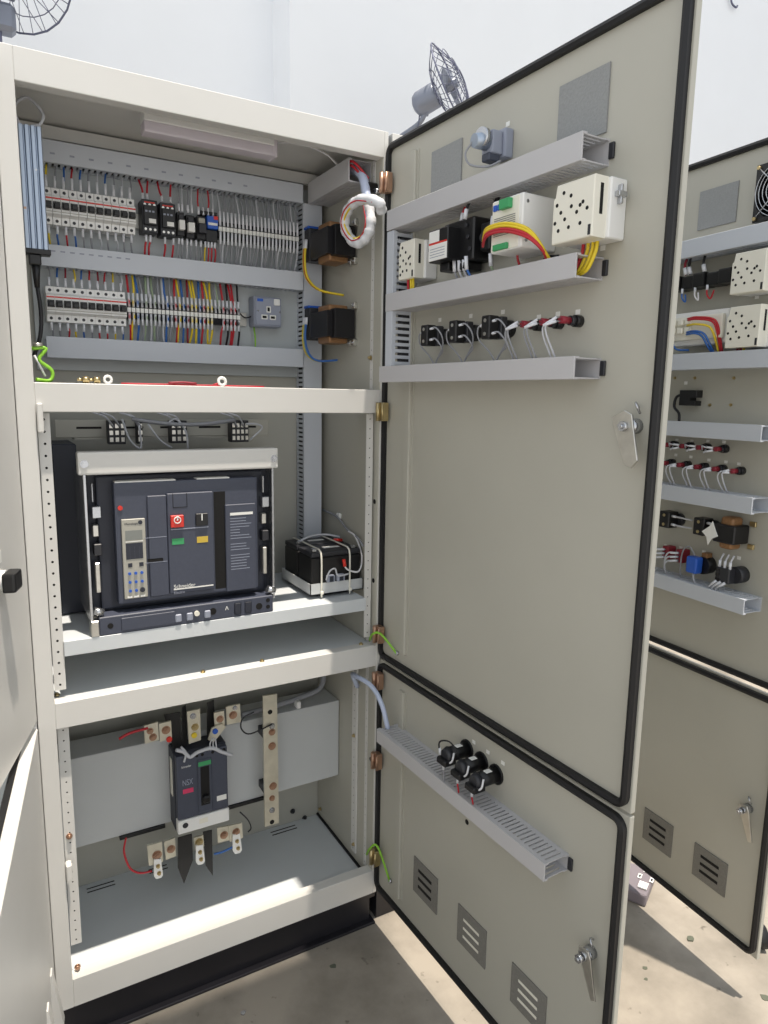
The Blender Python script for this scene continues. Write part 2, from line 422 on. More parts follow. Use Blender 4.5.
for z in (.50, .178): bolt(cab, FA, .046, -.0235, z, .005, 'copper')
for fr_, s, z in ((FS, -.105, .52), (FS, -.10, .19), (FS, -.33, .17), (FS, -.04, 1.545)): bolt(cab, fr_, s, .005, z, .0045, 'brass')
for s, z in ((.70, .17), (.74, .135), (.71, .26)): bolt(cab, Fr((0, .36, 0), 0), s, .0, z, .006, 'dark_plastic')
for z in (1.19, .985, .49): MB(FS).cyl((-.018, 0, z), (-.018, .0012, z), .006, 14).build('cable_hole', 'hole_black', cab)
# long angle at the top rear with punched holes, and edge gasket of side wall
m = MB(FB); m.box(.02, .78, .02, .03, 2.008, 2.036, .001); m.build('roof_rail', 'beige_paint', cab)
MB(FS).box(-.36, -.03, 0, .006, .133, .139).build('sealing_strip', 'black_rubber', cab)

zs, z0, zt = .781, .118, 2.026
ud = door(cab, 'upper_door', D1, .798, zs+.003, zt, ((1.935, 'copper'), (1.415, 'brass'), (.853, 'copper')),
          ((.180, .284, 1.869, 1.960, 'plain'), (.548, .654, 1.863, 1.963, 'plain')), ('wide', .752, 1.413))
ld = door(cab, 'lower_door', D1, .798, z0, zs-.003, ((.728, 'copper'), (.505, 'copper'), (.225, 'brass')),
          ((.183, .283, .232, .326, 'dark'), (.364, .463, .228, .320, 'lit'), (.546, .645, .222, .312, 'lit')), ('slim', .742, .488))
for (u, v) in ((468, 93), (471, 120)): pass
for (u, v) in ((443, 792), (467, 822)):
    s, z = D1.at(u, v); MB(D1).cyl((s, 0, z), (s, .0008, z), .006, 12).build('blind_hole', 'hole_black', ld)
# neighbours
lc = T('switchgear_cabinet', 'beige cabinet at the left edge, its plain doors swung open showing their outer faces', 'cabinet', FA, -.4, -.2, 0)
def shell(c, x0, x1):
    def pt(n, mt, *bs):
        m = MB(FA)
        for b in bs: m.box(*b, .001)
        m.build(n, mt, c)
    pt('side_panel', 'beige_paint', (x0, x0+.01, -DP, -.03, .1, TOP)); pt('side_panel', 'beige_paint', (x1-.012, x1-.002, -DP, -.03, .1, TOP))
    pt('back_panel', 'plate_grey', (x0+.01, x1-.012, -DP, -DP+.01, .1, TOP)); pt('roof_panel', 'beige_paint', (x0+.001, x1-.002, -DP, -.002, TOP-.012, TOP))
    pt('front_frame', 'beige_paint', (x0, x0+.03, -.03, 0, .1, TOP), (x1-.012, x1-.002, -.03, 0, .1, TOP), (x0+.03, x1-.012, -.03, 0, 1.996, TOP-.001),
       (x0+.03, x1-.012, -.03, 0, .76, .817), (x0+.03, x1-.012, -.03, 0, .1, .169))
    pt('floor_panel', 'grey_paint', (x0+.012, x1-.014, -DP+.012, -.03, .128, .134)); pt('plinth', 'black_plinth', (x0+.002, x1-.004, -.38, -.02, 0, .1))
    pt('mounting_plate', 'plate_grey', (x0+.06, x1-.06, -.37, -.36, .85, 1.95))
shell(lc, -.8, 0)
def outer_door(c, name, fr, w, z0, z1):
    m = MB(fr); m.box(-w, 0, -.022, 0, z0, z1, .0015); m.box(-w+.01, -.01, -.030, -.022, z0+.01, z1-.01, .001)
    d = m.build(name, 'beige_paint', c)
    MB(fr).loop(-w+.004, -.004, z0+.003, z1-.001, .016, -.022, -.036, .02).build('gasket', 'black_rubber', d)
    return d
lu = outer_door(lc, 'upper_door', L1, .79, zs+.006, zt)
ll = outer_door(lc, 'lower_door', L2, .79, z0, zs-.010)
s, z = L1.at(2, 579, .0)
m = MB(L1); m.cyl((s-.01, 0, z), (s-.01, .010, z), .018, 20); m.build('switch_collar', 'white_plastic', lu)
m = MB(L1); m.box(s-.035, s+.012, .008, .03, z-.018, z+.016, .005, 2); m.build('switch_knob', 'black_plastic', lu)
m = MB(L1); m.box(s-.03, s+.002, 0, .0012, z+.03, z+.052); m.build('name_tag', 'label_white', lu)
for k, s in enumerate((-.062, -.150)):
    m = MB(L2); m.profile([(0, .145), (.020, .145), (.003, .268), (0, .268)], s-.024, s); m.build('louvre_cowl', 'beige_paint', ll)

rc = T('switchgear_cabinet', 'beige cabinet on the right, seen only by the inside of its open doors', 'cabinet', FA, 1.16, -.2, 0)
shell(rc, .81, 1.53)
W2 = .668
rd = door(rc, 'upper_door', D2, W2, .795, 2.033, ((1.935, 'copper'), (1.415, 'brass'), (.853, 'copper')), ((.306, .413, 1.868, 1.958, 'plain'),), None)
rl = door(rc, 'lower_door', D2, W2, .122, .783, ((.728, 'copper'), (.225, 'brass')),
          ((.298, .398, .217, .311, 'dark'), (.469, .568, .219, .310, 'dark')), ('slim', .605, .487))
for (u, v) in ((675, 378), (695, 378), (734, 378), (710, 405), (731, 405), (675, 404)):
    s, z = D2.at(u, v); bolt(rd, D2, s, 0, z, .003, 'brass', 'stud', .004)
# ------------------------------------------------------------------ main cabinet, upper compartment
Z1, Z2 = 1.860, 1.647                                 # heights of the two equipment rows
m = MB(FB); m.box(.062, .785, .001, .008, 1.50, 2.0, .001); m.build('mounting_plate', 'plate_grey', cab)
E0 = .008
dA = duct('long grey cable duct across the top of the upper breaker row', FB, .092, .712, 1.951, 1.994, .056, E0, 'duct_light', fill=True)
dB = duct('long grey cable duct between the two rows of breakers', FB, .080, .712, 1.730, 1.774, .056, E0, 'duct_light', fill=True)
duct('long grey cable duct below the lower breaker row', FB, .080, .712, 1.528, 1.573, .056, E0, 'duct_light')
duct('upright cable duct at the back right corner running down behind the batteries', FB, .717, .768, .945, 1.952, .056, .002, 'duct_light', vert=True, fill=True)
duct('short cable duct on the side wall, top right, with a fat cable inside', FS, -.296, -.058, 1.950, 2.0, .060, 0, 'duct_grey')
for k, (s, zz) in enumerate(((.10, Z1), (.10, Z2))):
    t = T('din_rail', 'slotted metal rail behind the %s row of breakers and terminals' % ('upper', 'lower')[k], 'rail', FB, s, E0, zz)
    MB(FB).box(.088, .712 if k == 0 else .57, E0, E0+.008, zz-.0175, zz+.0175, .001).build('rail', 'zinc', t)

def breaker(label, x, z, group):
    t = T('miniature_circuit_breaker', label, 'circuit breaker', FB, x, E0, z, group); w = .0168
    m = MB(FB); m.profile([(.016, z-.039), (.052, z-.039), (.052, z-.023), (.066, z-.018), (.066, z+.019), (.052, z+.024), (.052, z+.039), (.016, z+.039)], x, x+w)
    m.build('case', 'white_plastic', t)
    MB(FB).box(x, x+w, .0660, .0664, z+.0128, z+.0160).build('red_line', 'red_plastic', t)
    MB(FB).box(x, x+w, .0660, .0663, z-.0145, z-.0130).build('lower_line', 'beige_unit', t)
    g = MB(FB); g.box(x+.001, x+w-.001, .0655, .0668, z-.008, z+.008); g.prism([(x+.003, z-.007), (x+w-.002, z-.007), (x+w-.002, z+.003), (x+.003, z+.003)], .066, .078, .001)
    g.build('toggle', 'black_plastic', t)
    for zz in (z+.031, z-.031):
        MB(FB).cyl((x+w/2, .0515, zz), (x+w/2, .0526, zz), .0036, 8).build('screw', 'dark_plastic', t)
    return t
b0 = breaker('x', .092, Z1, 'white breakers of the upper row')
for i in range(11):
    L = '%s of the eleven white breakers in the upper row' % nth(i, 11)
    if i == 0: b0['label'] = L
    else: dup(b0, FB, i*.0178, 0, 0, L)
b1 = dup(b0, FB, .086-.092, 0, Z2-Z1, '', 'white breakers of the lower row')
for i in range(10):
    L = '%s of the ten white breakers in the lower row' % nth(i, 10)
    if i == 0: b1['label'] = L
    else: dup(b1, FB, i*.0172, 0, 0, L)

# contactors, relays
def contactor(label, x, z, w):
    t = T('contactor', label, 'contactor', FB, x, E0, z, 'small black contactors')
    MB(FB).box(x, x+w, .016, .062, z-.038, z+.036, .001).build('case', 'dark_plastic', t)
    MB(FB).box(x+.003, x+w-.003, .062, .070, z-.022, z+.022, .001).build('front_block', 'black_plastic', t)
    MB(FB).box(x+.006, x+w-.006, .0622, .0628, z+.028, z+.031).build('red_line', 'red_plastic', t)
    MB(FB).box(x+.014, x+w-.006, .070, .0706, z-.018, z-.008).build('label_plate', 'label_white', t)
    for k in range(3): MB(FB).box(x+.006+k*.008, x+.011+k*.008, .070, .0704, z+.006, z+.010).build('marking', 'grey_plastic', t)
    for k in range(3):
        for dz in (-.031, .0245): MB(FB).cyl((x+.007+k*w*.3, .062, z+dz), (x+.007+k*w*.3, .064, z+dz), .003, 8).build('terminal_screw', 'zinc', t)
contactor('left one of the two small black contactors beside the white breakers', .302, Z1+.006, .036)
contactor('right one of the two small black contactors, next to the relays', .344, Z1+.004, .036)
def relay(label, x, z, w, nm, top, low):
    t = T(nm, label, 'relay', FB, x, E0, z)
    MB(FB).box(x, x+w, .016, .050, z-.030, z+.024, .001).build('socket_base', 'black_plastic', t)
    MB(FB).box(x+.002, x+w-.002, .050, .066, z-.018, z+.004, .001).build('front_block', low, t)
    MB(FB).box(x+.003, x+w-.003, .050, .058, z+.006, z+.018, .001).build('marker', top, t)
relay('slim relay with a white front right of the black contactors', .386, Z1+.002, .018, 'relay', 'dark_plastic', 'label_white')
relay('second slim white fronted relay, left of the wider black module', .408, Z1-.001, .020, 'relay', 'dark_plastic', 'label_white')
relay('black relay module between white relay and blue terminal block', .434, Z1, .022, 'relay', 'beige_unit', 'dark_plastic')
t = T('surge_module', 'small bright blue module with an orange corner at the start of the upper terminals', 'module', FB, .458, E0, Z1)
MB(FB).box(.458, .485, .016, .060, Z1-.004, Z1+.026, .001).build('case', 'blue_plastic', t); MB(FB).box(.474, .485, .0602, .0612, Z1+.018, Z1+.026).build('orange_corner', 'red_plastic', t)
MB(FB).box(.460, .483, .0602, .0608, Z1+.004, Z1+.010).build('white_mark', 'label_white', t)
MB(FB).box(.456, .485, .016, .052, Z1-.034, Z1-.006, .001).build('socket_base', 'black_plastic', t)
t = T('bus_link', 'black comb bar above the blue module', 'link', FB, .456, E0, Z1+.03)
MB(FB).box(.444, .486, .02, .05, Z1+.030, Z1+.038, .001).build('comb_bar', 'black_plastic', t)

def terminal(label, x, z, group):
    t = T('terminal_block', label, 'terminal block', FB, x, E0, z, group); w = .0088
    MB(FB).profile([(.016, z-.020), (.040, z-.020), (.052, z-.006), (.052, z+.006), (.040, z+.020), (.016, z+.020)], x, x+w).build('case', 'dark_plastic', t)
    MB(FB).box(x+.0004, x+w-.0002, .0518, .0548, z-.0055, z+.0050).build('marker_tag', 'label_white', t)
    return t
t0 = terminal('', .4875, Z1, 'terminal blocks of the upper row')
for i in range(22):
    L = '%s terminal block of the upper row with grey wires' % nth(i, 22)
    if i == 0: t0['label'] = L
    else: dup(t0, FB, i*.0099, 0, 0, L)
t1 = dup(t0, FB, .261-.4875, 0, Z2-Z1, '', 'terminal blocks of the lower row')
for i in range(28):
    L = '%s terminal block of the lower row with coloured wires' % nth(i, 28)
    if i == 0: t1['label'] = L
    else: dup(t1, FB, i*.0100, 0, 0, L)

def vwire(label, x0, z0, x1, z1, mat, group, slv=.012, h=.048, r=.0016, hh=.032):
    bow = (random.random()-.5)*.006
    r *= 1.35; wire(label, FB, [(x0, h, z0), (x0, h-.001, z0+(z1-z0)*.22), ((x0+x1)/2+bow, (h+hh)/2+.004, (z0+z1)/2), (x1, hh, z1)], r, mat, group, ((0, slv),), .0029)
G = 'grey_wire'; LG = 'light_grey_wire'
# upper row: above and below breakers
top1 = ['yellow_wire', 'grey_wire', 'blue_wire', 'red_wire', 'blue_wire', G, LG, 'blue_wire', G, LG, G]
bot1 = ['yellow_wire', 'blue_wire', 'red_wire', 'blue_wire', G, G, LG, G, LG, G, G]
for i in range(11):
    x = .1004+i*.0178
    vwire('%s wire into the top of the %s white breaker, upper row' % (COLN[top1[i]], nth(i, 11)), x, Z1+.040, x+.004, 1.953, top1[i], 'wires above the upper breakers', .026)
    vwire('%s wire below the %s white breaker, upper row' % (COLN[bot1[i]], nth(i, 11)), x, Z1-.040, x+.004, 1.772, bot1[i], 'wires below the upper breakers', .018)
for j, (x, mt) in enumerate(((.308, 'red_wire'), (.318, 'red_wire'), (.352, 'red_wire'), (.372, 'red_wire'))):
    vwire('red wire above the black contactors, %s of four' % nth(j, 4), x, Z1+.044, x-.006*(-1)**j, 1.953, mt, 'red wires above the contactors', .014, .05, .0019)
    vwire('red wire below the black contactors, %s of four' % nth(j, 4), x+.004, Z1-.036, x+.002, 1.772, 'red_wire', 'red wires below the contactors', .016, .05, .0019)
for j, (x, mt) in enumerate(((.392, G), (.400, LG), (.414, G), (.424, LG), (.440, 'red_wire'), (.452, G), (.464, 'red_wire'), (.476, LG))):
    vwire('%s wire above the relays, %s of eight' % (COLN[mt], nth(j, 8)), x, Z1+.028, x+.004, 1.953, mt, 'wires above the relays', .018)
for j, (x, mt) in enumerate(((.390, G), (.398, G), (.410, LG), (.420, G), (.432, G), (.444, G), (.455, 'yellow_wire'), (.463, 'red_wire'), (.471, 'red_wire'), (.479, 'red_wire'))):
    vwire('%s wire below the relays, %s of ten' % (COLN[mt], nth(j, 10)), x, Z1-.034, x+.001, 1.772, mt, 'wires below the relays', .014)
for i in range(22):
    x = .492+i*.0099
    for k in (0, 1):
        mt = (G, LG)[(i*7+k*3) % 5 == 0]
        if k == 0: vwire('grey wire rising from the %s terminal of the upper row' % nth(i, 22), x, Z1+.007, x+.003*math.sin(i*2.1), 1.953, mt, 'grey wires above upper terminals', .034, .055, .0017)
        else: vwire('grey wire hanging below the %s terminal of the upper row' % nth(i, 22), x, Z1-.007, x+.005*math.cos(i*1.7), 1.772, mt, 'grey wires below upper terminals', .030, .055, .0017)
top2 = [G, 'blue_wire', 'dark_red_wire', 'yellow_wire', 'blue_wire', 'red_wire', 'dark_red_wire', 'red_wire', 'yellow_wire', LG]
bot2 = [G, G, 'red_wire', 'yellow_wire', 'blue_wire', G, 'red_wire', 'red_wire', 'yellow_wire', 'blue_wire']
for i in range(10):
    x = .0945+i*.0172
    vwire('%s wire into the top of the %s white breaker, lower row' % (COLN[top2[i]], nth(i, 10)), x, Z2+.040, x+.003, 1.732, top2[i], 'wires above the lower breakers', .020)
    vwire('%s wire below the %s white breaker, lower row' % (COLN[bot2[i]], nth(i, 10)), x, Z2-.040, x+.002, 1.571, bot2[i], 'wires below the lower breakers', .018)
seq = ['red_wire', 'yellow_wire', 'blue_wire', G, 'pale_green_wire', LG, 'pale_green_wire', G, LG, 'blue_wire', G, 'red_wire', 'yellow_wire', 'blue_wire',
       'dark_red_wire', 'yellow_wire', 'yellow_wire', 'blue_wire', 'red_wire', 'yellow_wire', 'yellow_wire', G, 'pale_green_wire', 'red_wire', 'black_wire', 'red_wire', 'red_wire', 'black_wire']
for i in range(28):
    x = .2655+i*.0100
    vwire('%s wire above the %s terminal of the lower row' % (COLN[seq[i]], nth(i, 28)), x, Z2+.007, x+.004*math.sin(i*1.9), 1.732, seq[i], 'coloured wires above lower terminals', .032, .055, .0021)
    mt = seq[(i*1) % 28]
    if 21 <= i <= 22: continue
    vwire('%s wire below the %s terminal of the lower row' % (COLN[mt], nth(i, 28)), x, Z2-.007, x+.004*math.cos(i*2.3), 1.571, mt, 'coloured wires below lower terminals', .028, .055, .0021)

# power socket on the plate
t = T('power_socket', 'grey metal three-pin power socket with a square switch, right end of the lower row', 'socket', FB, .616, E0, 1.668)
MB(FB).box(.577, .655, .008, .052, 1.628, 1.706, .006, 2).build('box', 'grey_plastic', t)
f = MB(FB).box(.580, .652, .052, .055, 1.631, 1.703, .003).build('face_plate', 'grey_plastic', t)
for (a, b, c, d_) in ((.614, .620, 1.668, 1.678), (.600, .611, 1.650, 1.656), (.623, .634, 1.650, 1.656)):
    MB(FB).box(a-.003, b+.003, .055, .0556, c-.003, d_+.003, .001).build('pin_surround', 'label_white', t)
    MB(FB).box(a, b, .0557, .0562, c, d_).build('pin_hole', 'hole_black', t)
MB(FB).box(.631, .648, .055, .060, 1.684, 1.701, .002).build('switch', 'white_plastic', t)
MB(FB).box(.586, .602, .055, .0556, 1.692, 1.699).build('maker_mark', 'blue_plastic', t)
for s in (.588, .648): MB(FB).cyl((s, .055, 1.668), (s, .0562, 1.668), .0025, 8).build('screw', 'steel', t)
wire('green and yellow wire dropping from the grey power socket', FB, [(.588, .02, 1.63), (.588, .03, 1.60), (.588, .03, 1.571)], .0022, 'green_wire')
wire('black wire joining the power socket to the last terminal', FB, [(.580, .03, 1.655), (.560, .032, 1.65), (.545, .035, 1.66)], .0018, 'black_wire')
for k in range(12): MB(FB).box(.11+.040*k, .120+.040*k, E0+.057, E0+.0575, 1.966, 1.970).build('pen_mark', 'grey_plastic', dA)
for k in range(9): MB(FB).box(.10+.020*k, .110+.020*k, E0+.057, E0+.0575, 1.760, 1.763).build('pen_mark', 'grey_plastic', dB)
# ------------------------------------------------------------------ lamp, aluminium bar
a, b_ = FA.at(143, 120, -.12), FA.at(275, 160, -.12)
t = T('strip_lamp', 'unlit white strip lamp fixed under the cabinet roof', 'lamp', FA, (a[0]+b_[0])/2, -.12, 2.035)
MB(FA).box(a[0], b_[0]-.002, -.150, -.112, 1.990, 2.014, .004, 2).build('diffuser', 'lamp_diffuser', t)
MB(FA).box(a[0], b_[0], -.152, -.110, 2.012, 2.036, .002).build('housing', 'white_plastic', t)
MB(FA).box(b_[0]-.006, b_[0]+.003, -.153, -.109, 1.988, 2.037, .002).build('end_cap', 'lamp_diffuser', t)
wire('thin pale cable from strip lamp to the top right duct', FA, [(b_[0], -.13, 2.025), (.62, -.12, 2.03), (.69, -.12, 2.022), (.735, -.13, 2.002)], .0022, 'white_wire')
t = T('finned_aluminium_bar', 'upright ribbed aluminium casing at the left edge of the upper compartment', 'lamp housing', FA, .06, -.1, 1.84)
pf = []
n = 4
for i in range(n):
    x = .038+i*.0108; pf += [(x, -.1), (x+.0022, -.095), (x+.0080, -.095), (x+.0098, -.1)]
pf += [(.082, -.12), (.038, -.12)]
m = MB(FA); A_ = [m.V((x, h, 1.728)) for x, h in pf]; B_ = [m.V((x, h, 1.955)) for x, h in pf]; N = len(pf)
m.bm.faces.new(A_); m.bm.faces.new(B_[::-1])
for i in range(N): m.bm.faces.new((A_[i], B_[i], B_[(i+1) % N], A_[(i+1) % N]))
m.build('ribbed_casing', 'aluminium', t)
MB(FA).box(.036, .084, -.122, -.094, 1.718, 1.728, .001).build('end_cap', 'black_plastic', t)
MB(FA).box(.040, .045, -.096, -.094, 1.80, 1.804).build('screw', 'copper', t)
MB(FA).cyl((.066, -.096, 1.875), (.066, -.0945, 1.875), .0022, 8).build('screw', 'steel', t)
wire('pale cable looping over the top of the ribbed aluminium casing', FA, [(.045, -.11, 1.952), (.036, -.12, 1.99), (.060, -.12, 2.012), (.085, -.11, 1.985), (.078, -.105, 1.962), (.062, -.11, 1.958)], .0030, 'light_grey_wire')
t = T('cable_plug', 'black plug with ribbed collar below the aluminium casing', 'plug', FA, .055, -.1, 1.70)
m = MB(FA); m.box(.044, .066, -.116, -.098, 1.698, 1.718, .002); m.cyl((.056, -.108, 1.700), (.056, -.108, 1.655), .0085, 12, .005)
m.build('body', 'black_plastic', t)
wire('thick black cable hanging from the plug at the left post', FA, [(.056, -.108, 1.66), (.060, -.108, 1.61), (.056, -.108, 1.56), (.042, -.11, 1.52)], .0042, 'black_wire')

# ------------------------------------------------------------------ transformers on the side wall
def transformer(label, z, wires):
    t = T('transformer', label, 'transformer', FS, -.22, 0, z)
    MB(FS).box(-.245, -.125, .006, .062, z-.036, z+.036, .001).build('laminated_core', 'iron_core', t)
    MB(FS).box(-.222, -.152, .012, .066, z-.048, z+.048, .006, 2).build('winding', 'gold_winding', t)
    MB(FS).box(-.245, -.142, .058, .076, z-.032, z+.032, .001).build('core_front', 'iron_core', t)
    MB(FS).box(-.288, -.252, .010, .075, z-.034, z+.048, .002).build('terminal_carrier', 'dark_plastic', t)
    MB(FS).box(-.262, -.246, .012, .070, z-.016, z+.030, .002).build('winding_end', 'copper', t)
    MB(FS).box(-.285, -.256, .030, .078, z+.048, z+.054, .001).build('blue_edge', 'blue_plastic', t)
    for s, zz in ((-.128, z+.046), (-.128, z-.046), (-.150, z-.046)):
        MB(FS).box(s-.006, s+.006, 0, .010, zz-.008, zz+.008, .001).build('mounting_foot', 'zinc', t)
        bolt(t, FS, s, .010, zz, .003, 'steel', 'foot_screw', .003)
transformer('upper black and gold transformer on the right side wall', 1.832, 0)
transformer('lower black and gold transformer on the right side wall', 1.632, 0)
for k, (ds, mt) in enumerate(((0, 'yellow_wire'), (.009, 'yellow_wire'), (.004, 'red_wire'))):
    wire('%s wire curving down from the upper transformer%s' % (COLN[mt], (', leftmost', ', middle one', '')[k]), FS,
         [(-.272+ds, .080, 1.852), (-.272+ds, .084, 1.80), (-.262+ds, .080, 1.755), (-.225+ds*.5, .060, 1.722), (-.178, .012, 1.708)], .0030, mt, None, ((0, .022),), .004)
for k, (ds, mt) in enumerate(((0, 'yellow_wire'), (.008, 'pale_green_wire'), (.015, 'blue_wire'))):
    wire('%s wire curving down from the lower transformer' % COLN[mt], FS,
         [(-.277+ds, .080, 1.655), (-.277+ds, .084, 1.60), (-.265+ds, .078, 1.560), (-.235+ds*.5, .060, 1.542), (-.21, .012, 1.545)], .0030, mt, None, ((0, .018),), .004)

# spiral wrapped cable loop
def S3(u, v, h): 
    s, z = FS.at(u, v, h); return (s, h, z)
pts = [S3(350, 168, .030), S3(362, 176, .030), S3(367, 198, .032), S3(371, 222, .036), S3(366, 238, .042), S3(355, 243, .052), S3(345, 228, .062), S3(348, 210, .066), S3(360, 200, .060), S3(378, 202, .048)]
t = T('wiring_loom', 'fat loom in white spiral wrap looping from the top duct over to the door', 'cable', FS, *pts[0])
last = [FS.M.inverted() @ (D1.M @ Vector((.05, -.045, 1.862)))]
pts2 = pts[2:]+[(last[0].x, -last[0].y, last[0].z)]
MB(FS).tube(pts[:4], .011, 12, 6).build('light_blue_bundle', 'clear_tube', t)
sp = smooth(pts2, 14); rad = [.0108+.0016*(1 if (i//4) % 2 else 0) for i in range(len(sp))]
MB(FS).tube(sp, .012, 12, raw=True, radii=rad).build('spiral_wrap', 'spiral_white', t)
ins = [Vector(p)+Vector((.003, .002, .0)) for p in pts2]
cc = Vector(S3(356, 220, .05))
def inner(off, dh):
    out = []
    for p in pts2[:8]:
        p = Vector(p); d = (Vector((cc.x, p.y, cc.z))-p); d.normalize(); out.append(p+d*off+Vector((0, dh, 0)))
    return out
MB(FS).tube(inner(.0105, .006), .0022, 6, 6).build('yellow_core', 'yellow_wire', t)
MB(FS).tube(inner(.005, .0118), .0016, 6, 6).build('red_core', 'red_wire', t)
for k, (p, q) in enumerate((((-.10, .05, 1.992), (-.035, .02, 1.955)), ((-.11, .045, 1.985), (-.04, .024, 1.95)))):
    wire('red wire leaving the open end of the top right duct, %s' % ('upper', 'lower')[k], FS, [p, ((p[0]-.0+q[0])/2+.01, .05, p[2]+.002), q], .003, 'red_wire')
t = T('cable_clamp', 'small black clamp holding the spiral wrapped cable', 'clamp', FS, -.03, 0, 1.90)
MB(FS).box(-.045, -.022, 0, .028, 1.925, 1.945, .003).build('block', 'black_plastic', t); MB(FS).box(-.040, -.030, 0, .025, 1.86, 1.885, .003).build('strap', 'black_plastic', t)
MB(FS).cyl((-.018, 0, 1.925), (-.018, .012, 1.925), .007, 12).build('screw', 'steel', t)

# things left on the cross beam
by = lambda u: hit(u, 382, (0, .03, 0), Vector((0, 1, 0))).x
t = T('earth_wire', 'yellow-green earth wire bent into a hook beside the left post', 'wire', FA, .05, -.06, 1.47)
MB(FA).tube([(.036, -.06, 1.533), (.062, -.062, 1.534), (.048, -.06, 1.512), (.070, -.064, 1.492), (.066, -.062, 1.472), (.040, -.05, 1.473)], .0036, 8).build('conductor', 'green_wire', t)
MB(FA).tube([(.038, -.058, 1.54), (.056, -.058, 1.541)], .004, 8).build('lug', 'zinc', t)
MB(FA).tube([(.040, -.058, 1.520), (.058, -.064, 1.480)], .0022, 6).build('white_core', 'white_wire', t)
def small(name, label, cat, px, build):
    x = by(px); t = T(name, label, cat, FA, x, -.03, 1.467); build(x, t); return t
def nutb(x, t): 
    MB(FA).cyl((x-.006, -.03, 1.4745), (x+.006, -.03, 1.4745), .007, 6).build('nut', 'brass', t)
    MB(FA).cyl((x-.016, -.03, 1.4745), (x-.006, -.03, 1.4745), .003, 8).build('shank', 'brass', t)
small('screw', 'brass screw lying on the cross beam nearest the left post', 'screw', 86, nutb)
small('screw', 'brass screw lying on the cross beam, middle one of three metal bits', 'screw', 97, nutb)
small('washer', 'pale ring standing on the cross beam beside the brass screws', 'washer', 108, lambda x, t: MB(FA).tube([(x+.007*math.cos(k*PI/6), -.03, 1.476+.007*math.sin(k*PI/6)) for k in range(12)], .0028, 6, closed=True, raw=True).build('ring', 'white_plastic', t))
small('cable_marker', 'white curled cable marker with red wire ends on the cross beam', 'cable marker', 222, lambda x, t: (MB(FA).tube([(x+.008*math.cos(k*PI/6), -.03, 1.478+.008*math.sin(k*PI/6)) for k in range(12)], .0036, 6, closed=True, raw=True).build('ring', 'label_white', t),
      MB(FA).tube([(x-.02, -.03, 1.470), (x-.008, -.03, 1.474)], .002, 6).build('red_end', 'red_wire', t)))
t = T('wire_offcut', 'long thin red wire offcut lying along the cross beam', 'wire', FA, .3, -.03, 1.467)
MB(FA).tube([(by(121), -.03, 1.4688), (by(160), -.032, 1.469), (by(190), -.028, 1.4688), (by(230), -.03, 1.469), (by(264), -.03, 1.4688)], .0018, 6).build('conductor', 'red_wire', t)
t = T('wire_offcut', 'short pink wire offcut resting on the longer red one', 'wire', FA, .3, -.028, 1.469)
MB(FA).tube([(by(168), -.026, 1.472), (by(182), -.026, 1.474), (by(196), -.026, 1.472)], .0026, 6).build('conductor', 'dark_red_wire', t)
# ------------------------------------------------------------------ large air circuit breaker on the shelf
SZ = .9405
t = T('air_circuit_breaker', 'large slate grey withdrawable air circuit breaker with beige control unit, on the shelf', 'circuit breaker', FA, .32, -.03, SZ)
A = lambda u, v, y: FA.at(u, v, -y)
def q4(mb, pts4, y0, y1):                 # prism from four picture corners on the plane y0
    mb.prism([A(u, v, y0) for u, v in pts4], -y0, -y1)
    return mb
MB(FA).box(.122, .525, -.33, -.075, SZ+.004, 1.300, .003).build('chassis', 'slate_dark', t)
MB(FA).box(.070, .121, -.34, -.20, SZ+.004, 1.335, .003).build('rear_terminals', 'slate_dark', t)
for k in range(4): MB(FA).box(.0685, .078, -.30, -.225, 1.02+.08*k, 1.06+.08*k, .001).build('rear_tab', 'slate', t)
m = MB(FA)
for k in range(7): m.box(.119, .123, -.315, -.10, .985+k*.042, 1.005+k*.042)
m.build('chassis_ribs', 'slate', t)
MB(FA).box(.112, .118, -.30, -.022, SZ+.03, 1.285, .001).build('side_plate', 'steel', t)
MB(FA).box(.519, .524, -.30, -.030, SZ+.03, 1.285, .001).build('side_plate', 'steel', t)
MB(FA).box(.104, .532, -.055, -.022, 1.283, 1.330, .004, 2).build('top_bracket', 'beige_paint', t)
for x in (.116, .522): bolt(t, FA, x, -.022, 1.306, .006, 'steel', 'bracket_screw', .004)
MB(FA).box(.140, .508, -.095, -.060, .985, 1.276, .004, 2).build('body', 'slate_dark', t)
fc = MB(FA).box(.171, .484, -.085, -.032, 1.000, 1.264, .004, 2).build('front_cover', 'slate', t)
MB(FA).box(.174, .30, -.06, -.034, 1.262, 1.266, .001).build('label_edge', 'label_white', t); MB(FA).box(.345, .42, -.06, -.034, 1.262, 1.266, .001).build('label_edge', 'label_white', t)
# raised middle
def quad_px(pts4, y0, y1, name, mat, par, bev=0):
    p = [A(u, v, y0) for u, v in pts4]; s0 = (p[0][0]+p[3][0])/2; s1 = (p[1][0]+p[2][0])/2; zt_ = (p[0][1]+p[1][1])/2; zb = (p[2][1]+p[3][1])/2
    return MB(FA).box(s0, s1, -y1, -y0, zb, zt_, bev).build(name, mat, par), (s0, s1, zb, zt_)
quad_px([(148, 496), (167, 495), (169, 595), (150, 597)], .026, .032, 'left_panel', 'slate', t, .0015)
mp, mb_ = quad_px([(168, 494), (213, 491), (215, 589), (169, 594)], .023, .032, 'middle_panel', 'slate', t, .0015)
quad_px([(214, 491), (226, 492), (226, 588), (215, 589)], .0318, .033, 'recess', 'hole_black', t)
quad_px([(225, 506), (256, 502), (256, 588), (227, 592)], .027, .033, 'right_panel', 'slate', t, .0015)
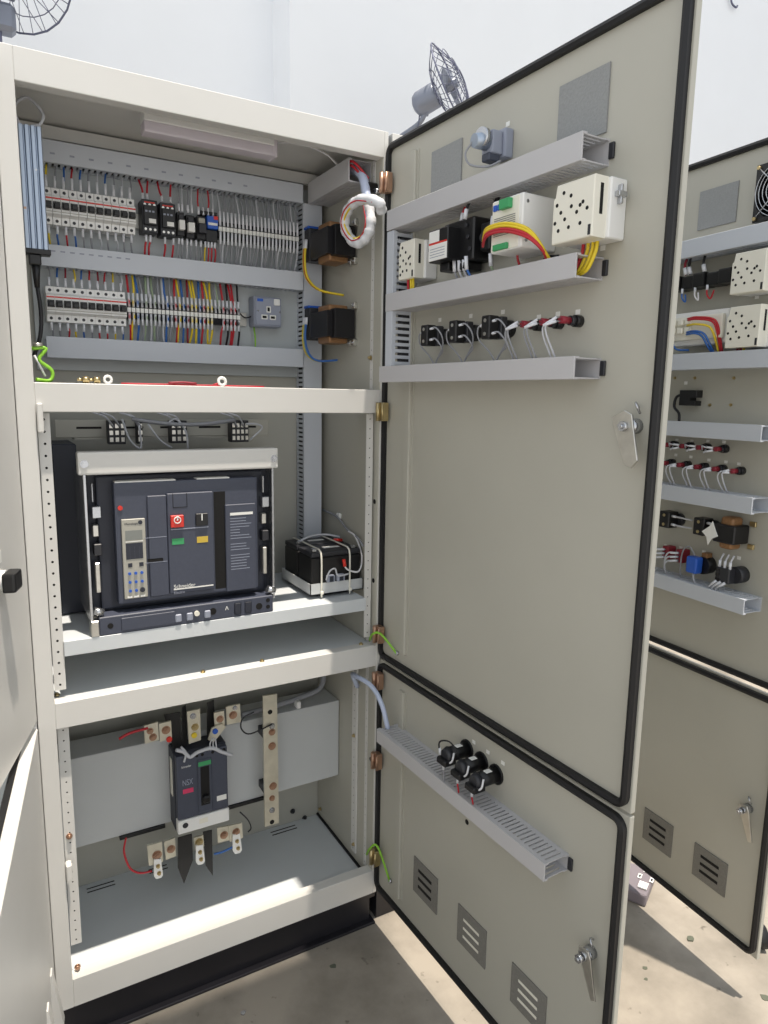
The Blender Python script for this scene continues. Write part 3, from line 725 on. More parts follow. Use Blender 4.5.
for z in (1.142, 1.087): MB(FA).box(mb_[0]-.05, mb_[0]-.003, -.0262, -.0255, z, z+.0012).build('panel_line', 'grey_plastic', t)
MB(FA).box(mb_[0]-.044, mb_[0]-.012, -.0262, -.0256, 1.089, 1.096, .001).build('panel_slot', 'hole_black', t)
m = MB(FA); a0, a1 = mb_[0]+.012, mb_[0]+.043
m.box(a0, a1, -.023, -.0222, 1.205, 1.2062); m.box(a0, a0+.001, -.023, -.0222, 1.205, mb_[3]); m.box(a1-.001, a1, -.023, -.0222, 1.205, mb_[3]); m.build('panel_slot', 'hole_black', t)
rb, rq = quad_px([(171, 516), (184, 515), (184, 527), (171, 528)], .016, .023, 'off_button', 'red_plastic', t, .001)
cx, cz = (rq[0]+rq[1])/2, (rq[2]+rq[3])/2
MB(FA).tube([(cx+.007*math.cos(k*PI/8), -.0155, cz+.003+.007*math.sin(k*PI/8)) for k in range(16)], .0013, 5, closed=True, raw=True).build('off_symbol', 'label_white', t)
MB(FA).box(cx-.0015, cx+.0015, -.016, -.0150, cz+.002, cz+.012).build('off_symbol', 'label_white', t)
kb, kq = quad_px([(196, 514), (208, 513), (208, 525), (196, 526)], .018, .023, 'on_button', 'black_plastic', t, .001)
cx, cz = (kq[0]+kq[1])/2, (kq[2]+kq[3])/2
MB(FA).box(cx-.0012, cx+.0012, -.0178, -.0172, cz-.002, cz+.013).build('on_symbol', 'label_white', t)
MB(FA).box(mb_[0]+.006, mb_[1]-.012, -.0228, -.0220, rq[2]-.006, rq[2]-.004).build('button_ledge', 'grey_plastic', t)
g_, gq = quad_px([(172, 539), (184, 538), (184, 544), (172, 545)], .0222, .023, 'green_flag', 'green_label', t)
y_, yq = quad_px([(197, 537), (208, 536), (208, 542), (197, 543)], .0222, .023, 'yellow_flag', 'yellow_label', t)
MB(FA).box(mb_[0]+.008, mb_[1]-.004, -.0228, -.0218, 1.021, 1.0235).build('white_line', 'label_white', t)
text('Schneider', .012, 'label_white', t, FA, mb_[0]+.008, -.0222, 1.0245); 
text('Electric', .008, 'grey_plastic', t, FA, mb_[0]+.008, -.0222, 1.012)
MB(FA).cyl((A(120, 508, .032)[0], -.032, A(120, 508, .032)[1]), (A(120, 508, .032)[0], -.0295, A(120, 508, .032)[1]), .0050, 12).build('red_lamp', 'red_plastic', t)
# control unit
cu_, cq = quad_px([(121, 520), (145, 518), (148, 597), (125, 599)], .026, .032, 'control_unit', 'beige_unit', t, .001)
s0, s1, zb, zt_ = cq; H_ = zt_-zb
text('Micrologic', .0065, 'slate_dark', t, FA, s0+.006, -.0256, zt_-.012)
def cu(a, b, c, d_, nm, mt, h=.0008): MB(FA).box(s0+(s1-s0)*a, s0+(s1-s0)*b, -.026, -.026+h, zb+H_*c, zb+H_*d_).build(nm, mt, cu_)
cu(.14, .86, .74, .86, 'display', 'screen_grey'); cu(.14, .88, .715, .725, 'display_edge', 'label_white'); cu(.14, .86, .50, .70, 'keypad', 'slate_dark')
for k in range(3): cu(.30+.2*k, .31+.2*k, .50, .66, 'key_gap', 'slate', .0010)
cu(.20, .38, .40, .45, 'button', 'slate_dark'); cu(.68, .86, .40, .45, 'button', 'slate_dark')
for i in range(3):
    for j in range(3):
        x = s0+(s1-s0)*(.25+.26*i); z = zb+H_*(.10+.11*j)
        MB(FA).cyl((x, -.026, z), (x, -.0235, z), .0032 if (i, j) != (2, 0) else .0055, 10).build('dial', 'blue_plastic' if (i, j) != (2, 0) else 'slate_dark', cu_)
for k in range(3): cu(.12+.28*k, .32+.28*k, .01, .03, 'mark', 'label_white')
MB(FA).cyl((s1-.010, -.026, zt_-.008), (s1-.010, -.0252, zt_-.008), .0045, 14).build('sensor_ring', 'slate_dark', cu_)
# spec plate on the right panel: rows of small print
m = MB(FA); x0, z_ = A(230, 513, .027); x1 = A(251, 512, .027)[0]
MB(FA).box(x0, x1+.004, -.027, -.0263, z_-.006, z_).build('spec_heading', 'label_white', t)
random.seed(3)
for k in range(19):
    if k in (8, 12): continue
    z = z_-.014-k*.0066; m = MB(FA); x = x0; 
    ln = x0+(x1-x0)*random.choice((.45, .75, 1, .9)); m.box(x0, ln, -.027, -.0266, z, z+.0014); m.build('spec_line', 'grey_plastic', t)
# telescopic rails, mechanisms at both sides
for sx, xx in ((-1, .128), (1, .498)):
    for (zz0, zz1, w, mt, h) in ((1.19, 1.215, .018, 'steel', -.040), (1.15, 1.175, .012, 'zinc', -.045), (1.11, 1.135, .016, 'dark_plastic', -.040), (1.03, 1.095, .010, 'zinc', -.038), (1.225, 1.265, .004, 'steel', -.035)):
        MB(FA).box(xx, xx+w, h-.02, h, zz0, zz1, .0015).build('rack_mechanism', mt, t)
for xx in (.124, .508): m = MB(FA); m.cyl((xx-.004, -.028, .995), (xx+.014, -.028, .988), .009, 14); m.build('rail_handle', 'steel', t)
# base rail
ba = MB(FA).box(.128, .515, -.060, -.0185, SZ, SZ+.041, .002).build('racking_base', 'slate', t)
MB(FA).box(.172, .285, -.0185, -.0160, SZ+.006, SZ+.034, .001).build('racking_cover', 'slate', ba)
for x in (.285, .310, .350): MB(FA).box(x, x+.014, -.0185, -.0140, SZ+.008, SZ+.026, .002).build('position_window', 'grey_plastic', ba)
for x in (.420, .445): MB(FA).box(x, x+.016, -.0185, -.0160, SZ+.006, SZ+.034, .002).build('rib', 'slate_dark', ba)
for x, zz, r in ((.150, .020, .006), (.370, .021, .008), (.480, .018, .008), (.502, .030, .005), (.502, .014, .005)): MB(FA).cyl((x, -.0185, SZ+zz), (x, -.0178, SZ+zz), r, 14).build('key_hole', 'hole_black', ba)
MB(FA).cyl((.333, -.0185, SZ+.022), (.333, -.014, SZ+.022), .006, 12).build('release_button', 'cream_plastic', ba)
text('ʌ', .016, 'label_white', ba, FA, .398, -.018, SZ+.020)
MB(FA).box(.112, .128, -.055, -.0165, SZ, SZ+.035, .002).build('side_foot', 'zinc', t)
# rail with terminal blocks behind and above it
t = T('slotted_rail', 'slotted metal rail above the large breaker at the back', 'rail', FA, .3, -.27, 1.352)
MB(FA).box(.085, .60, -.272, -.268, 1.345, 1.386, .001).build('rail', 'beige_unit', t)
MB(FA).box(.125, .60, -.33, -.27, 1.340, 1.345).build('bracket', 'beige_unit', t)
for k in range(5): MB(FA).box(.13+.095*k, .185+.095*k, -.268, -.2674, 1.365, 1.370).build('slot', 'hole_black', t)
def minit(label, u0, u1):
    a = A(u0, 445, .25)[0]; b = A(u1, 445, .25)[0]
    t = T('control_terminals', label, 'terminal block', FA, a, -.25, 1.36, 'terminal clusters above the large breaker')
    MB(FA).box(a, b, -.268, -.235, 1.33, 1.385, .001).build('case', 'dark_plastic', t)
    n = max(2, round((b-a)/.012))
    for i in range(n):
        for j in range(3): MB(FA).box(a+(b-a)*(i+.2)/n, a+(b-a)*(i+.8)/n, -.235, -.233, 1.336+.016*j, 1.346+.016*j).build('contact', 'zinc', t)
    for i in range(2):
        x = a+(b-a)*(.3+.4*i); wire('grey control wire %s the %s' % (('left of', 'right of')[i], label.split(' above')[0]), FA, [(x, -.232, 1.37), (x-.02, -.21, 1.395), (x-.045, -.22, 1.404)], .0022, 'light_grey_wire', 'control wires above the large breaker')
minit('leftmost grey control terminal cluster above the large breaker', 108, 125)
minit('second grey control terminal cluster above the large breaker', 137, 142)
minit('third grey control terminal cluster above the large breaker', 170, 186)
minit('rightmost grey control terminal cluster above the large breaker', 230, 247)
for k, us in enumerate((((122, 419), (130, 440), (141, 448), (139, 425)), ((166, 425), (176, 419), (186, 432), (188, 450)), ((148, 424), (160, 440), (172, 448)), ((246, 424), (256, 424), (262, 428), (250, 440)), ((132, 419), (170, 424), (205, 424), (235, 420)))):
    wire('loose pale control wire looping over the large breaker, %s one from the left' % ('second', 'fourth', 'third', 'last', 'long first')[k], FA, [(*[A(u, v, .2)][0][:1], -.2, A(u, v, .2)[1]) for u, v in us], .0026 if k < 4 else .005, 'light_grey_wire' if k < 4 else 'grey_wire')

# ------------------------------------------------------------------ batteries on their tray
t = T('battery_tray', 'shallow white tray holding two black batteries, right end of the shelf', 'tray', FA, .70, -.16, SZ)
BZ = SZ+.010
m = MB(FA); m.box(.632, .782, -.262, -.066, BZ, BZ+.003); m.box(.632, .782, -.068, -.066, BZ, BZ+.030); m.box(.632, .634, -.262, -.066, BZ, BZ+.030); m.box(.632, .782, -.262, -.260, BZ, BZ+.030); m.box(.780, .782, -.262, -.066, BZ, BZ+.03)
m.build('tray', 'baffle_grey', t); MB(FA).box(.66, .76, -.24, -.09, SZ, BZ, .002).build('foot', 'dark_plastic', t)
for k, (y0, y1, nm) in enumerate(((.072, .158, 'front'), (.168, .254, 'rear'))):
    t = T('battery', '%s black sealed battery strapped in the white tray' % nm, 'battery', FA, .707, -(y0+y1)/2, BZ+.003, 'black batteries in the tray')
    MB(FA).box(.638, .777, -y1, -y0, BZ+.004, 1.046, .003).build('case', 'black_plastic', t)
    MB(FA).box(.638, .777, -y1, -y0, 1.047, 1.060, .004, 2).build('top_lid', 'dark_plastic', t)
    MB(FA).box(.690, .735, -(y0+y1)/2-.010, -(y0+y1)/2+.004, 1.060, 1.0608).build('paper_tag', 'label_white', t)
    m = MB(FA); p, q = (((.722, -.060, 1.038), (.725, -.058, 1.020)), ((.742, -.16, 1.068), (.766, -.16, 1.066)))[k]; m.cyl(p, q, .0045, 10); m.build('terminal_cap', 'red_plastic', t, 'red insulating cap')
    for x in (.650, .760): MB(FA).box(x-.006, x+.006, -y0-.02, -y0-.008, 1.060, 1.068, .001).build('pole', 'steel', t)
for k, x in enumerate((.662, .742)):
    t = T('cable_tie', 'pale plastic strap over the batteries, %s one' % ('left', 'right')[k], 'strap', FA, x, -.16, 1.06, 'straps over the batteries')
    MB(FA).tube([(x, -.064, SZ+.004), (x, -.064, 1.02), (x, -.066, 1.052), (x, -.076, 1.064), (x, -.10, 1.0655), (x, -.22, 1.0655), (x, -.252, 1.064)], .0024, 6, 3).build('band', 'cream_plastic', t)
    MB(FA).box(x-.004, x+.004, -.064, -.058, SZ+.012, SZ+.020, .001).build('head', 'cream_plastic', t)
for k, (x0, mt) in enumerate(((.70, 'dark_plastic'), (.728, 'dark_plastic'))):
    t = T('fuse_holder', 'small clear fuse holder in front of the batteries, %s one' % ('left', 'right')[k], 'fuse holder', FA, x0, -.07, .985)
    MB(FA).box(x0-.024, x0-.002, -.070, -.058, .982, 1.000, .002).build('body', 'grey_plastic', t); MB(FA).box(x0-.018, x0-.008, -.058, -.056, .984, .998).build('window', 'slate_dark', t)
wire('grey looped wire in front of the batteries', FA, [(.672, -.058, .990), (.680, -.055, 1.012), (.695, -.054, 1.018), (.705, -.056, .998), (.735, -.055, 1.000)], .0022, 'light_grey_wire')
wire('red capped wire standing on the front battery', FA, [(.722, -.060, 1.035), (.726, -.058, 1.018), (.738, -.056, 1.008), (.765, -.056, 1.004), (.780, -.07, 1.04), (.776, -.10, 1.085), (.770, -.13, 1.095)], .0024, 'white_wire')
wire('white lead across the top of the rear battery', FA, [(.650, -.19, 1.066), (.69, -.19, 1.078), (.735, -.19, 1.078), (.77, -.18, 1.070)], .003, 'light_grey_wire')
t = T('wall_clip', 'white adhesive cable clip on the side wall above the batteries', 'clip', FS, -.19, 0, 1.13)
MB(FS).box(-.225, -.205, 0, .008, 1.115, 1.130, .002).build('clip', 'white_plastic', t)
wire('grey cable running along the side wall above the batteries', FS, [(-.32, .006, 1.125), (-.215, .009, 1.120), (-.15, .01, 1.095), (-.09, .01, 1.085), (-.05, .014, 1.07)], .003, 'grey_wire')

# ------------------------------------------------------------------ lower compartment breaker and bars
yf = .13
t = T('moulded_case_breaker', 'dark slate moulded case breaker with a white lower band on the pale baffle plate', 'circuit breaker', FA, .365, -.21, .46)
MB(FA).box(.299, .432, -.21, -.150, .352, .566, .003).build('case', 'slate_dark', t)
MB(FA).box(.301, .430, -.151, -.132, .392, .564, .004, 2).build('front_cover', 'slate', t)
MB(FA).box(.300, .431, -.152, -.130, .355, .391, .002).build('lower_band', 'white_plastic', t)
MB(FA).cyl((.318, -.130, .377), (.318, -.1285, .377), .007, 16).build('band_knob', 'dark_plastic', t)
MB(FA).box(.353, .375, -.130, -.1294, .370, .383).build('band_mark', 'cream_plastic', t)
MB(FA).box(.352, .388, -.132, -.128, .400, .545, .002).build('escutcheon', 'slate', t)
MB(FA).box(.359, .381, -.128, -.1275, .420, .525).build('handle_slot', 'hole_black', t)
MB(FA).box(.361, .379, -.1275, -.112, .432, .450, .003).build('handle', 'black_plastic', t)
MB(FA).box(.354, .386, -.128, -.127, .528, .539).build('green_mark', 'green_label', t)
MB(FA).box(.315, .341, -.132, -.1314, .462, .474).build('pink_mark', 'pink_label', t)
MB(FA).box(.400, .425, -.132, -.1314, .418, .432).build('white_mark', 'label_white', t)
text('Schneider', .0075, 'label_white', t, FA, .313, -.1314, .532, sx=.8); text('NSX', .022, 'grey_plastic', t, FA, .314, -.1314, .484, sx=.62)
for x, z in ((.323, .556), (.352, .556), (.366, .556), (.392, .556), (.421, .556)): MB(FA).cyl((x, -.132, z), (x, -.1312, z), .004, 10).build('screw_hole', 'hole_black', t)
MB(FA).box(.2975, .299, -.19, -.17, .44, .54).build('side_label', 'cream_plastic', t)
# busbars and lugs
def bar(label, pts, y0, y1, mat='tinned_bar', name='busbar', group=None, bolts=(), cat='busbar'):
    p = [A(u, v, y0) for u, v in pts]; c = (sum(a for a, b in p)/len(p), sum(b for a, b in p)/len(p))
    t = T(name, label, cat, FA, c[0], -y1, c[1], group)
    MB(FA).prism(p, -y0, -y1, .0006).build('bar', mat, t)
    for (u, v, r, mt) in bolts:
        s, z = A(u, v, y0)
        if mt == 'hole': MB(FA).cyl((s, -y0-.0005, z), (s, -y0+.0006, z), r, 14).build('bolt_hole', 'hole_black', t)
        elif mt in ('red', 'yellow', 'blue'): MB(FA).cyl((s, -y0, z), (s, -y0+.004, z), r, 14).build('phase_dot', {'red': 'red_plastic', 'yellow': 'yellow_wire', 'blue': 'blue_plastic'}[mt], t, mt+' round phase marker')
        else: bolt(t, FA, s, -y0, z, r, mt)
    return t
bar('long upright tinned busbar with bolts right of the dark breaker', [(263, 696), (277, 694), (279, 823), (265, 827)], .14, .147, bolts=((270, 712, .0065, 'hole'), (272, 726, .006, 'steel'), (272, 732, .007, 'copper'), (272, 746, .008, 'copper'), (273, 786, .008, 'copper'), (272, 798, .006, 'copper'), (272, 810, .006, 'steel'), (272, 822, .0065, 'hole')))
m = MB(FA); s, z = A(264, 700, .147); m.box(s+.004, s+.035, -.21, -.147, .54, .56); m.box(s+.004, s+.035, -.21, -.147, .38, .40); tag(m.build('bar_support', 'dark_plastic'), 'dark insulating blocks behind the long upright busbar', 'support')
# five small lugs above
bar('small tinned lug with two bolts above the breaker, far left with a red wire', [(144, 726), (158, 722), (159, 740), (145, 744)], .15, .156, bolts=((150, 731, .006, 'copper'), (153, 737, .007, 'copper')), name='terminal_lug', cat='busbar lug')
bar('small tinned lug with a red phase dot above the breaker', [(159, 724), (171, 721), (172, 738), (160, 742)], .146, .152, bolts=((166, 730, .008, 'copper'), (169, 739, .007, 'red')), name='terminal_lug', cat='busbar lug')
bar('upright tinned bar with a yellow phase dot in the middle above the breaker', [(187, 712), (200, 709), (201, 740), (189, 744)], .15, .156, bolts=((193, 716, .006, 'steel'), (195, 727, .007, 'brass'), (194, 735, .007, 'yellow')), name='terminal_lug', cat='busbar lug')
bar('small tinned lug with one bolt right of the yellow marked bar', [(214, 713), (224, 711), (225, 726), (215, 728)], .15, .156, bolts=((220, 719, .007, 'copper'),), name='terminal_lug', cat='busbar lug')
bar('square tinned lug with a brass bolt, rightmost above the breaker', [(226, 707), (240, 704), (241, 722), (227, 725)], .15, .156, bolts=((233, 715, .008, 'copper'), (235, 708, .005, 'steel')), name='terminal_lug', cat='busbar lug')
bar('slanting tinned strap with a blue phase dot above the breaker', [(212, 728), (222, 724), (226, 727), (214, 742), (208, 740)], .142, .148, bolts=((215, 731, .007, 'blue'),), name='terminal_lug', cat='busbar lug')
for k, (u0, v0, u1, v1) in enumerate(((160, 715, 180, 745), (178, 708, 186, 745), (203, 703, 214, 742))):
    bar('dark insulating barrier above the breaker, %s of three' % ('left one', 'middle one', 'right one')[k], [(u0+4, v0), (u1, v0-3), (u1+2, v1), (u0+14 if k == 0 else u0+4, v1+6)], .175, .178, 'black_plastic', 'phase_barrier', 'insulating barriers', cat='barrier')
bar('long dark insulating barrier hanging below the breaker, left one', [(178, 838), (192, 834), (193, 860), (184, 884), (178, 868)], .160, .163, 'black_plastic', 'phase_barrier', 'insulating barriers', cat='barrier')
bar('long dark insulating barrier hanging below the breaker, right one', [(203, 832), (212, 830), (213, 876), (206, 866)], .160, .163, 'black_plastic', 'phase_barrier', 'insulating barriers', cat='barrier')
bar('tinned lug with a copper bolt below the breaker, far left', [(147, 846), (162, 842), (163, 862), (149, 866)], .16, .166, bolts=((157, 855, .009, 'copper'),), name='terminal_lug', cat='busbar lug')
bar('tinned lug with a copper bolt below the breaker, second from left', [(164, 842), (175, 838), (176, 856), (166, 860)], .165, .171, bolts=((171, 849, .008, 'copper'),), name='terminal_lug', cat='busbar lug')
bar('tinned lug below the middle of the breaker', [(194, 838), (204, 835), (205, 846), (195, 850)], .16, .166, bolts=((199, 842, .008, 'brass'),), name='terminal_lug', cat='busbar lug')
bar('tinned lug with a copper bolt below the right edge of the breaker', [(217, 828), (229, 826), (230, 840), (218, 843)], .165, .171, bolts=((224, 835, .008, 'copper'),), name='terminal_lug', cat='busbar lug')
bar('tinned lug with a copper bolt below the breaker, far right', [(229, 826), (242, 823), (243, 838), (230, 842)], .16, .166, bolts=((236, 832, .008, 'copper'),), name='terminal_lug', cat='busbar lug')
for k, (u, v) in enumerate(((158, 869), (200, 855), (237, 844))):
    bar('short white two-hole connector hanging under a tinned lug, %s' % ('left', 'middle', 'right')[k], [(u-4, v-9), (u+3, v-10), (u+5, v+6), (u+3, v+9), (u-2, v+10), (u-4, v+7)], .152, .158, 'white_plastic', 'two_hole_connector', 'white two-hole connectors', bolts=((u, v-3, .004, 'brass'), (u+1, v+4, .004, 'brass')), cat='connector')
for k, (u0, v0, u1, v1) in enumerate(((120, 836, 166, 829), (229, 805, 266, 797))):
    a, b = A(u0, v0, .20), A(u1, v1, .20)
    m = MB(FA); m.box(a[0], b[0], -.235, -.205, .336, .3455, .001); tag(m.build('support_rail', 'black_plastic'), 'dark rail under the pale baffle plate, %s of the breaker' % ('left', 'right')[k], 'rail')
Aw = lambda y, *uv: [(A(u, v, y)[0], -y, A(u, v, y)[1]) for u, v in uv]
wire('red wire hanging in a curve at the lower left of the breaker', FA, Aw(.16, (126, 838), (124, 852), (130, 868), (140, 873), (152, 871)), .0026, 'red_wire')
wire('red wire pointing to the upper far left lug', FA, Aw(.15, (119, 739), (130, 733), (148, 728)), .0034, 'red_wire')
wire('blue wire below the right end of the breaker', FA, Aw(.16, (214, 854), (222, 852), (235, 846)), .0030, 'blue_wire')
wire('thin black wire looping left of the long busbar', FA, Aw(.135, (272, 724), (260, 730), (248, 734), (241, 728), (243, 718), (254, 712)), .0020, 'black_wire')
wire('thin black wire looping down below the baffle right of the breaker', FA, Aw(.17, (240, 812), (248, 820), (251, 828), (248, 832)), .0018, 'black_wire')
wire('bundle of grey cores draped across the top of the dark breaker', FA, Aw(.125, (176, 750), (184, 752), (190, 757), (198, 752), (212, 748), (222, 752), (232, 755)), .0048, 'light_grey_wire')
for k, dx in enumerate((-3, 0, 3)): wire('thin grey core rising from the bundle to the blue dot, %s' % ('left', 'middle', 'right')[k], FA, Aw(.125, (214+dx, 750), (213+dx, 744), (214+dx*.5, 738)), .0018, 'light_grey_wire', 'thin grey cores by the blue dot')
for k, (u, v) in enumerate(((181, 748), (187, 760), (201, 762), (221, 757))): pass
wire('grey hooked core at the top left corner of the dark breaker', FA, Aw(.125, (181, 747), (186, 753), (184, 762)), .0030, 'light_grey_wire')
wire('thick grey hose along the top of the baffle plate at the right', FA, [(.50, -.225, .592), (.60, -.23, .596), (.68, -.24, .600), (.745, -.25, .612), (.76, -.27, .66), (.74, -.3, .72)], .008, 'grey_wire')
m = MB(FA); m.box(.655, .668, -.235, -.212, .58, .600, .002); tag(m.build('cable_clip', 'white_plastic'), 'white clip on the hose along the baffle plate', 'clip')

# ------------------------------------------------------------------ cable from cabinet to lower door
def W3(fr, s, h, z): return fr.M @ Vector((s, -h, z))
def toFA(P): return (P.x, -P.y, P.z)
t = T('flexible_conduit', 'clear pale hose arching from the side wall to the duct on the lower door', 'hose', FA, .78, 0, .71)
pp = [toFA(W3(FS, -.085, .008, .672)), toFA(W3(FS, -.075, .028, .712)), toFA(W3(FS, -.035, .040, .728)), toFA(W3(D1, .030, .042, .722)), toFA(W3(D1, .075, .038, .690)), toFA(W3(D1, .100, .034, .634))]
MB(FA).tube(pp, .0062, 10, 6).build('hose', 'clear_tube', t)
for k, (z, dz) in enumerate(((.84, -.03), (.225, .06))):
    t = T('earth_strap', 'green and yellow earth wire bridging the %s hinge to the door' % ('middle', 'bottom')[k], 'wire', FA, .79, 0, z, None)
    a = W3(FS, -.015, .01, z-.012); b = W3(D1, .04, .022, z+.02 if k == 0 else z+.045); c = W3(D1, .085 if k == 0 else .075, .004, z-.018 if k == 0 else z-.04)
    MB(FA).tube([toFA(a), toFA((a+b)/2+Vector((-.01, -.005, .012))), toFA(b), toFA(c)], .0030, 8, 6).build('conductor', 'green_wire', t)
    q = D1.M.inverted() @ c; MB(D1).cyl((q.x, 0, q.z), (q.x, .006, q.z), .006, 12).build('ring_lug', 'steel', t)
# ------------------------------------------------------------------ equipment on the main doors
duct('upper slotted cable duct on the tall open door, above the white meters', D1, .098, .662, 1.811, 1.850, .060)
duct('middle cable duct on the tall open door, right under the white meters', D1, .098, .664, 1.640, 1.675, .060)
duct('lowest cable duct on the tall open door, beneath the push buttons', D1, .075, .673, 1.485, 1.518, .060)
duct('upright slotted cable duct at the hinge side of the tall open door', D1, .098, .122, 1.519, 1.808, .058, 0, 'duct_light', vert=True, pitch=.0135, slot=.0065, fill=True)
duct('slotted cable duct on the lower door seen from above', D1, .090, .675, .604, .636, .060)
for k, (s, z) in enumerate(((.664, 1.832), (.666, 1.658), (.675, 1.502), (.677, .620))):
    t = T('duct_bracket', 'small dark bracket behind the free end of a door duct, %s' % ('top duct', 'middle duct', 'lowest duct', 'lower door duct')[k], 'bracket', D1, s, 0, z)
    MB(D1).box(s-.001, s+.009, 0, .005, z-.012, z+.012, .001).build('plate', 'dark_plastic', t)

def meter(label, fr, s0, s1, z0, z1, h, holes, group='white meters on the doors', notch='l'):
    t = T('panel_meter', label, 'meter', fr, (s0+s1)/2, 0, z0, group); w, H = s1-s0, z1-z0
    MB(fr).box(s0+.004, s1, 0, h*.55, z0, z1, .002).build('rear_housing', 'white_plastic', t)
    m = MB(fr); c = w*.12
    poly = [(s0, z0), (s1-.006, z0), (s1-.006, z1), (s0+c*.6, z1), (s0+c*.6, z1-H*.22), (s0, z1-H*.22)]
    m.prism(poly, h*.55, h, .0015); m.build('terminal_cover', 'cream_plastic', t)
    for (a, b) in holes:
        s = s0+w*a; z = z0+H*b; MB(fr).cyl((s, h-.0002, z), (s, h+.0004, z), .0030, 10).build('terminal_hole', 'hole_black', t)
    MB(fr).box(s1-.0062, s1-.0056, h*.70, h*.80, z0+H*.38, z1-H*.12).build('side_slot', 'hole_black', t)
    MB(fr).box(s1-.014, s1-.009, h-.002, h+.0006, z0+H*.03, z0+H*.2).build('notch', 'dark_plastic', t)
    k = MB(fr); zc = z0+H*.72; k.box(s1, s1+.008, h*.26, h*.34, zc-.014, zc+.014, .001); k.box(s1, s1+.010, h*.16, h*.44, zc-.004, zc+.004, .001); k.build('fixing_clip', 'steel', t)
    return t
HB = [(.25, .84), (.10, .66), (.42, .76), (.44, .58), (.64, .56), (.70, .60), (.20, .52), (.57, .46), (.80, .48), (.07, .36), (.30, .39), (.16, .22), (.40, .24), (.66, .26)]
meter('large white meter with round terminal holes, outermost on the tall door', D1, .612, .702, 1.694, 1.782, .065, HB)
sm = meter('small white meter with round terminal holes, nearest the hinges of the tall door', D1, .142, .208, 1.700, 1.778, .056, [(.22, .84), (.42, .70), (.10, .66), (.60, .52), (.68, .56), (.28, .50), (.45, .40), (.10, .36), (.70, .36), (.26, .22), (.50, .22), (.12, .14)])
# contactor with white label plate
t = T('contactor', 'black contactor with a white and red label plate between the white door units', 'contactor', D1, .34, 0, 1.71)
MB(D1).box(.290, .352, .045, .080, 1.712, 1.772, .002).build('front_case', 'black_plastic', t)
MB(D1).box(.296, .392, .004, .050, 1.708, 1.786, .003).build('rear_case', 'black_plastic', t)
MB(D1).box(.300, .330, .030, .060, 1.696, 1.712, .002).build('terminal_foot', 'black_plastic', t); MB(D1).box(.340, .372, .010, .050, 1.694, 1.708, .002).build('terminal_foot', 'black_plastic', t)
MB(D1).box(.292, .325, .080, .0806, 1.748, 1.769).build('label_plate', 'label_white', t); MB(D1).box(.2915, .351, .080, .0806, 1.714, 1.744).build('label_plate', 'label_white', t)
MB(D1).box(.292, .350, .080, .0808, 1.744, 1.7475).build('red_line', 'red_plastic', t)
for k in range(4): MB(D1).box(.296, .344, .0806, .0809, 1.720+k*.005, 1.7212+k*.005).build('print_line', 'grey_plastic', t)
for k, (s, z) in enumerate(((.372, 1.772), (.385, 1.728), (.378, 1.750))): MB(D1).cyl((s, .050, z), (s, .054, z), .004, 8).build('screw', 'dark_plastic', t)
t = T('auxiliary_block', 'small black contact block beside the contactor on the tall door', 'contact block', D1, .42, 0, 1.73)
MB(D1).box(.396, .424, .002, .038, 1.722, 1.772, .003).build('case', 'black_plastic', t); MB(D1).box(.424, .446, .002, .026, 1.724, 1.754, .002).build('side_block', 'black_plastic', t)
MB(D1).cyl((.410, .038, 1.745), (.410, .044, 1.745), .008, 10).build('plunger', 'dark_plastic', t)
# power supply
t = T('power_supply', 'white power supply with ventilation grille and green connectors on the tall door', 'power supply', D1, .52, 0, 1.69)
p0 = .478
MB(D1).box(p0, .556, .0, .078, 1.700, 1.786, .002).build('case', 'white_plastic', t)
MB(D1).box(p0+.002, .548, .078, .0792, 1.702, 1.784, .0005).build('front_plate', 'cream_plastic', t)
m = MB(D1)
for k in range(10): m.box(p0+.008, .540, .0792, .0798, 1.726+k*.0032, 1.7272+k*.0032)
g = m.build('grille', 'screen_grey', t); g['kind'] = 'stuff' if False else 'part'; del g['kind']
MB(D1).box(p0+.028, p0+.054, .079, .088, 1.766, 1.782, .001).build('connector', 'green_label', t); MB(D1).box(p0+.012, p0+.048, .079, .085, 1.702, 1.712, .001).build('connector', 'green_label', t)
for k in range(2): MB(D1).box(p0+.006+.011*k, p0+.015+.011*k, .079, .082, 1.768, 1.778, .001).build('blue_terminal', 'blue_plastic', t)
for z in (1.773, 1.712): MB(D1).cyl((.556, .068, z), (.5568, .068, z), .003, 8).build('side_screw', 'steel', t)
# rotary / key switch at the top
t = T('rotary_switch', 'grey blue rotary selector with cable tails, between the two grey door filters', 'switch', D1, .41, 0, 1.90)
MB(D1).box(.398, .436, 0, .020, 1.882, 1.932, .004, 2).build('base', 'grey_plastic', t)
MB(D1).box(.400, .430, .020, .045, 1.886, 1.926, .004, 2).build('housing', 'grey_plastic', t)
MB(D1).cyl((.414, .045, 1.908), (.412, .072, 1.905), .016, 14, .012).build('knob', 'aluminium', t)
MB(D1).cyl((.414, .050, 1.912), (.414, .060, 1.912), .018, 14).build('collar', 'steel', t)
MB(D1).box(.404, .426, .022, .048, 1.874, 1.888, .002).build('terminal_foot', 'slate', t)
wire('grey wire looping under the rotary selector on the door', D1, [(.405, .070, 1.905), (.392, .075, 1.888), (.400, .070, 1.868), (.425, .05, 1.862), (.438, .03, 1.872)], .0020, 'grey_wire')
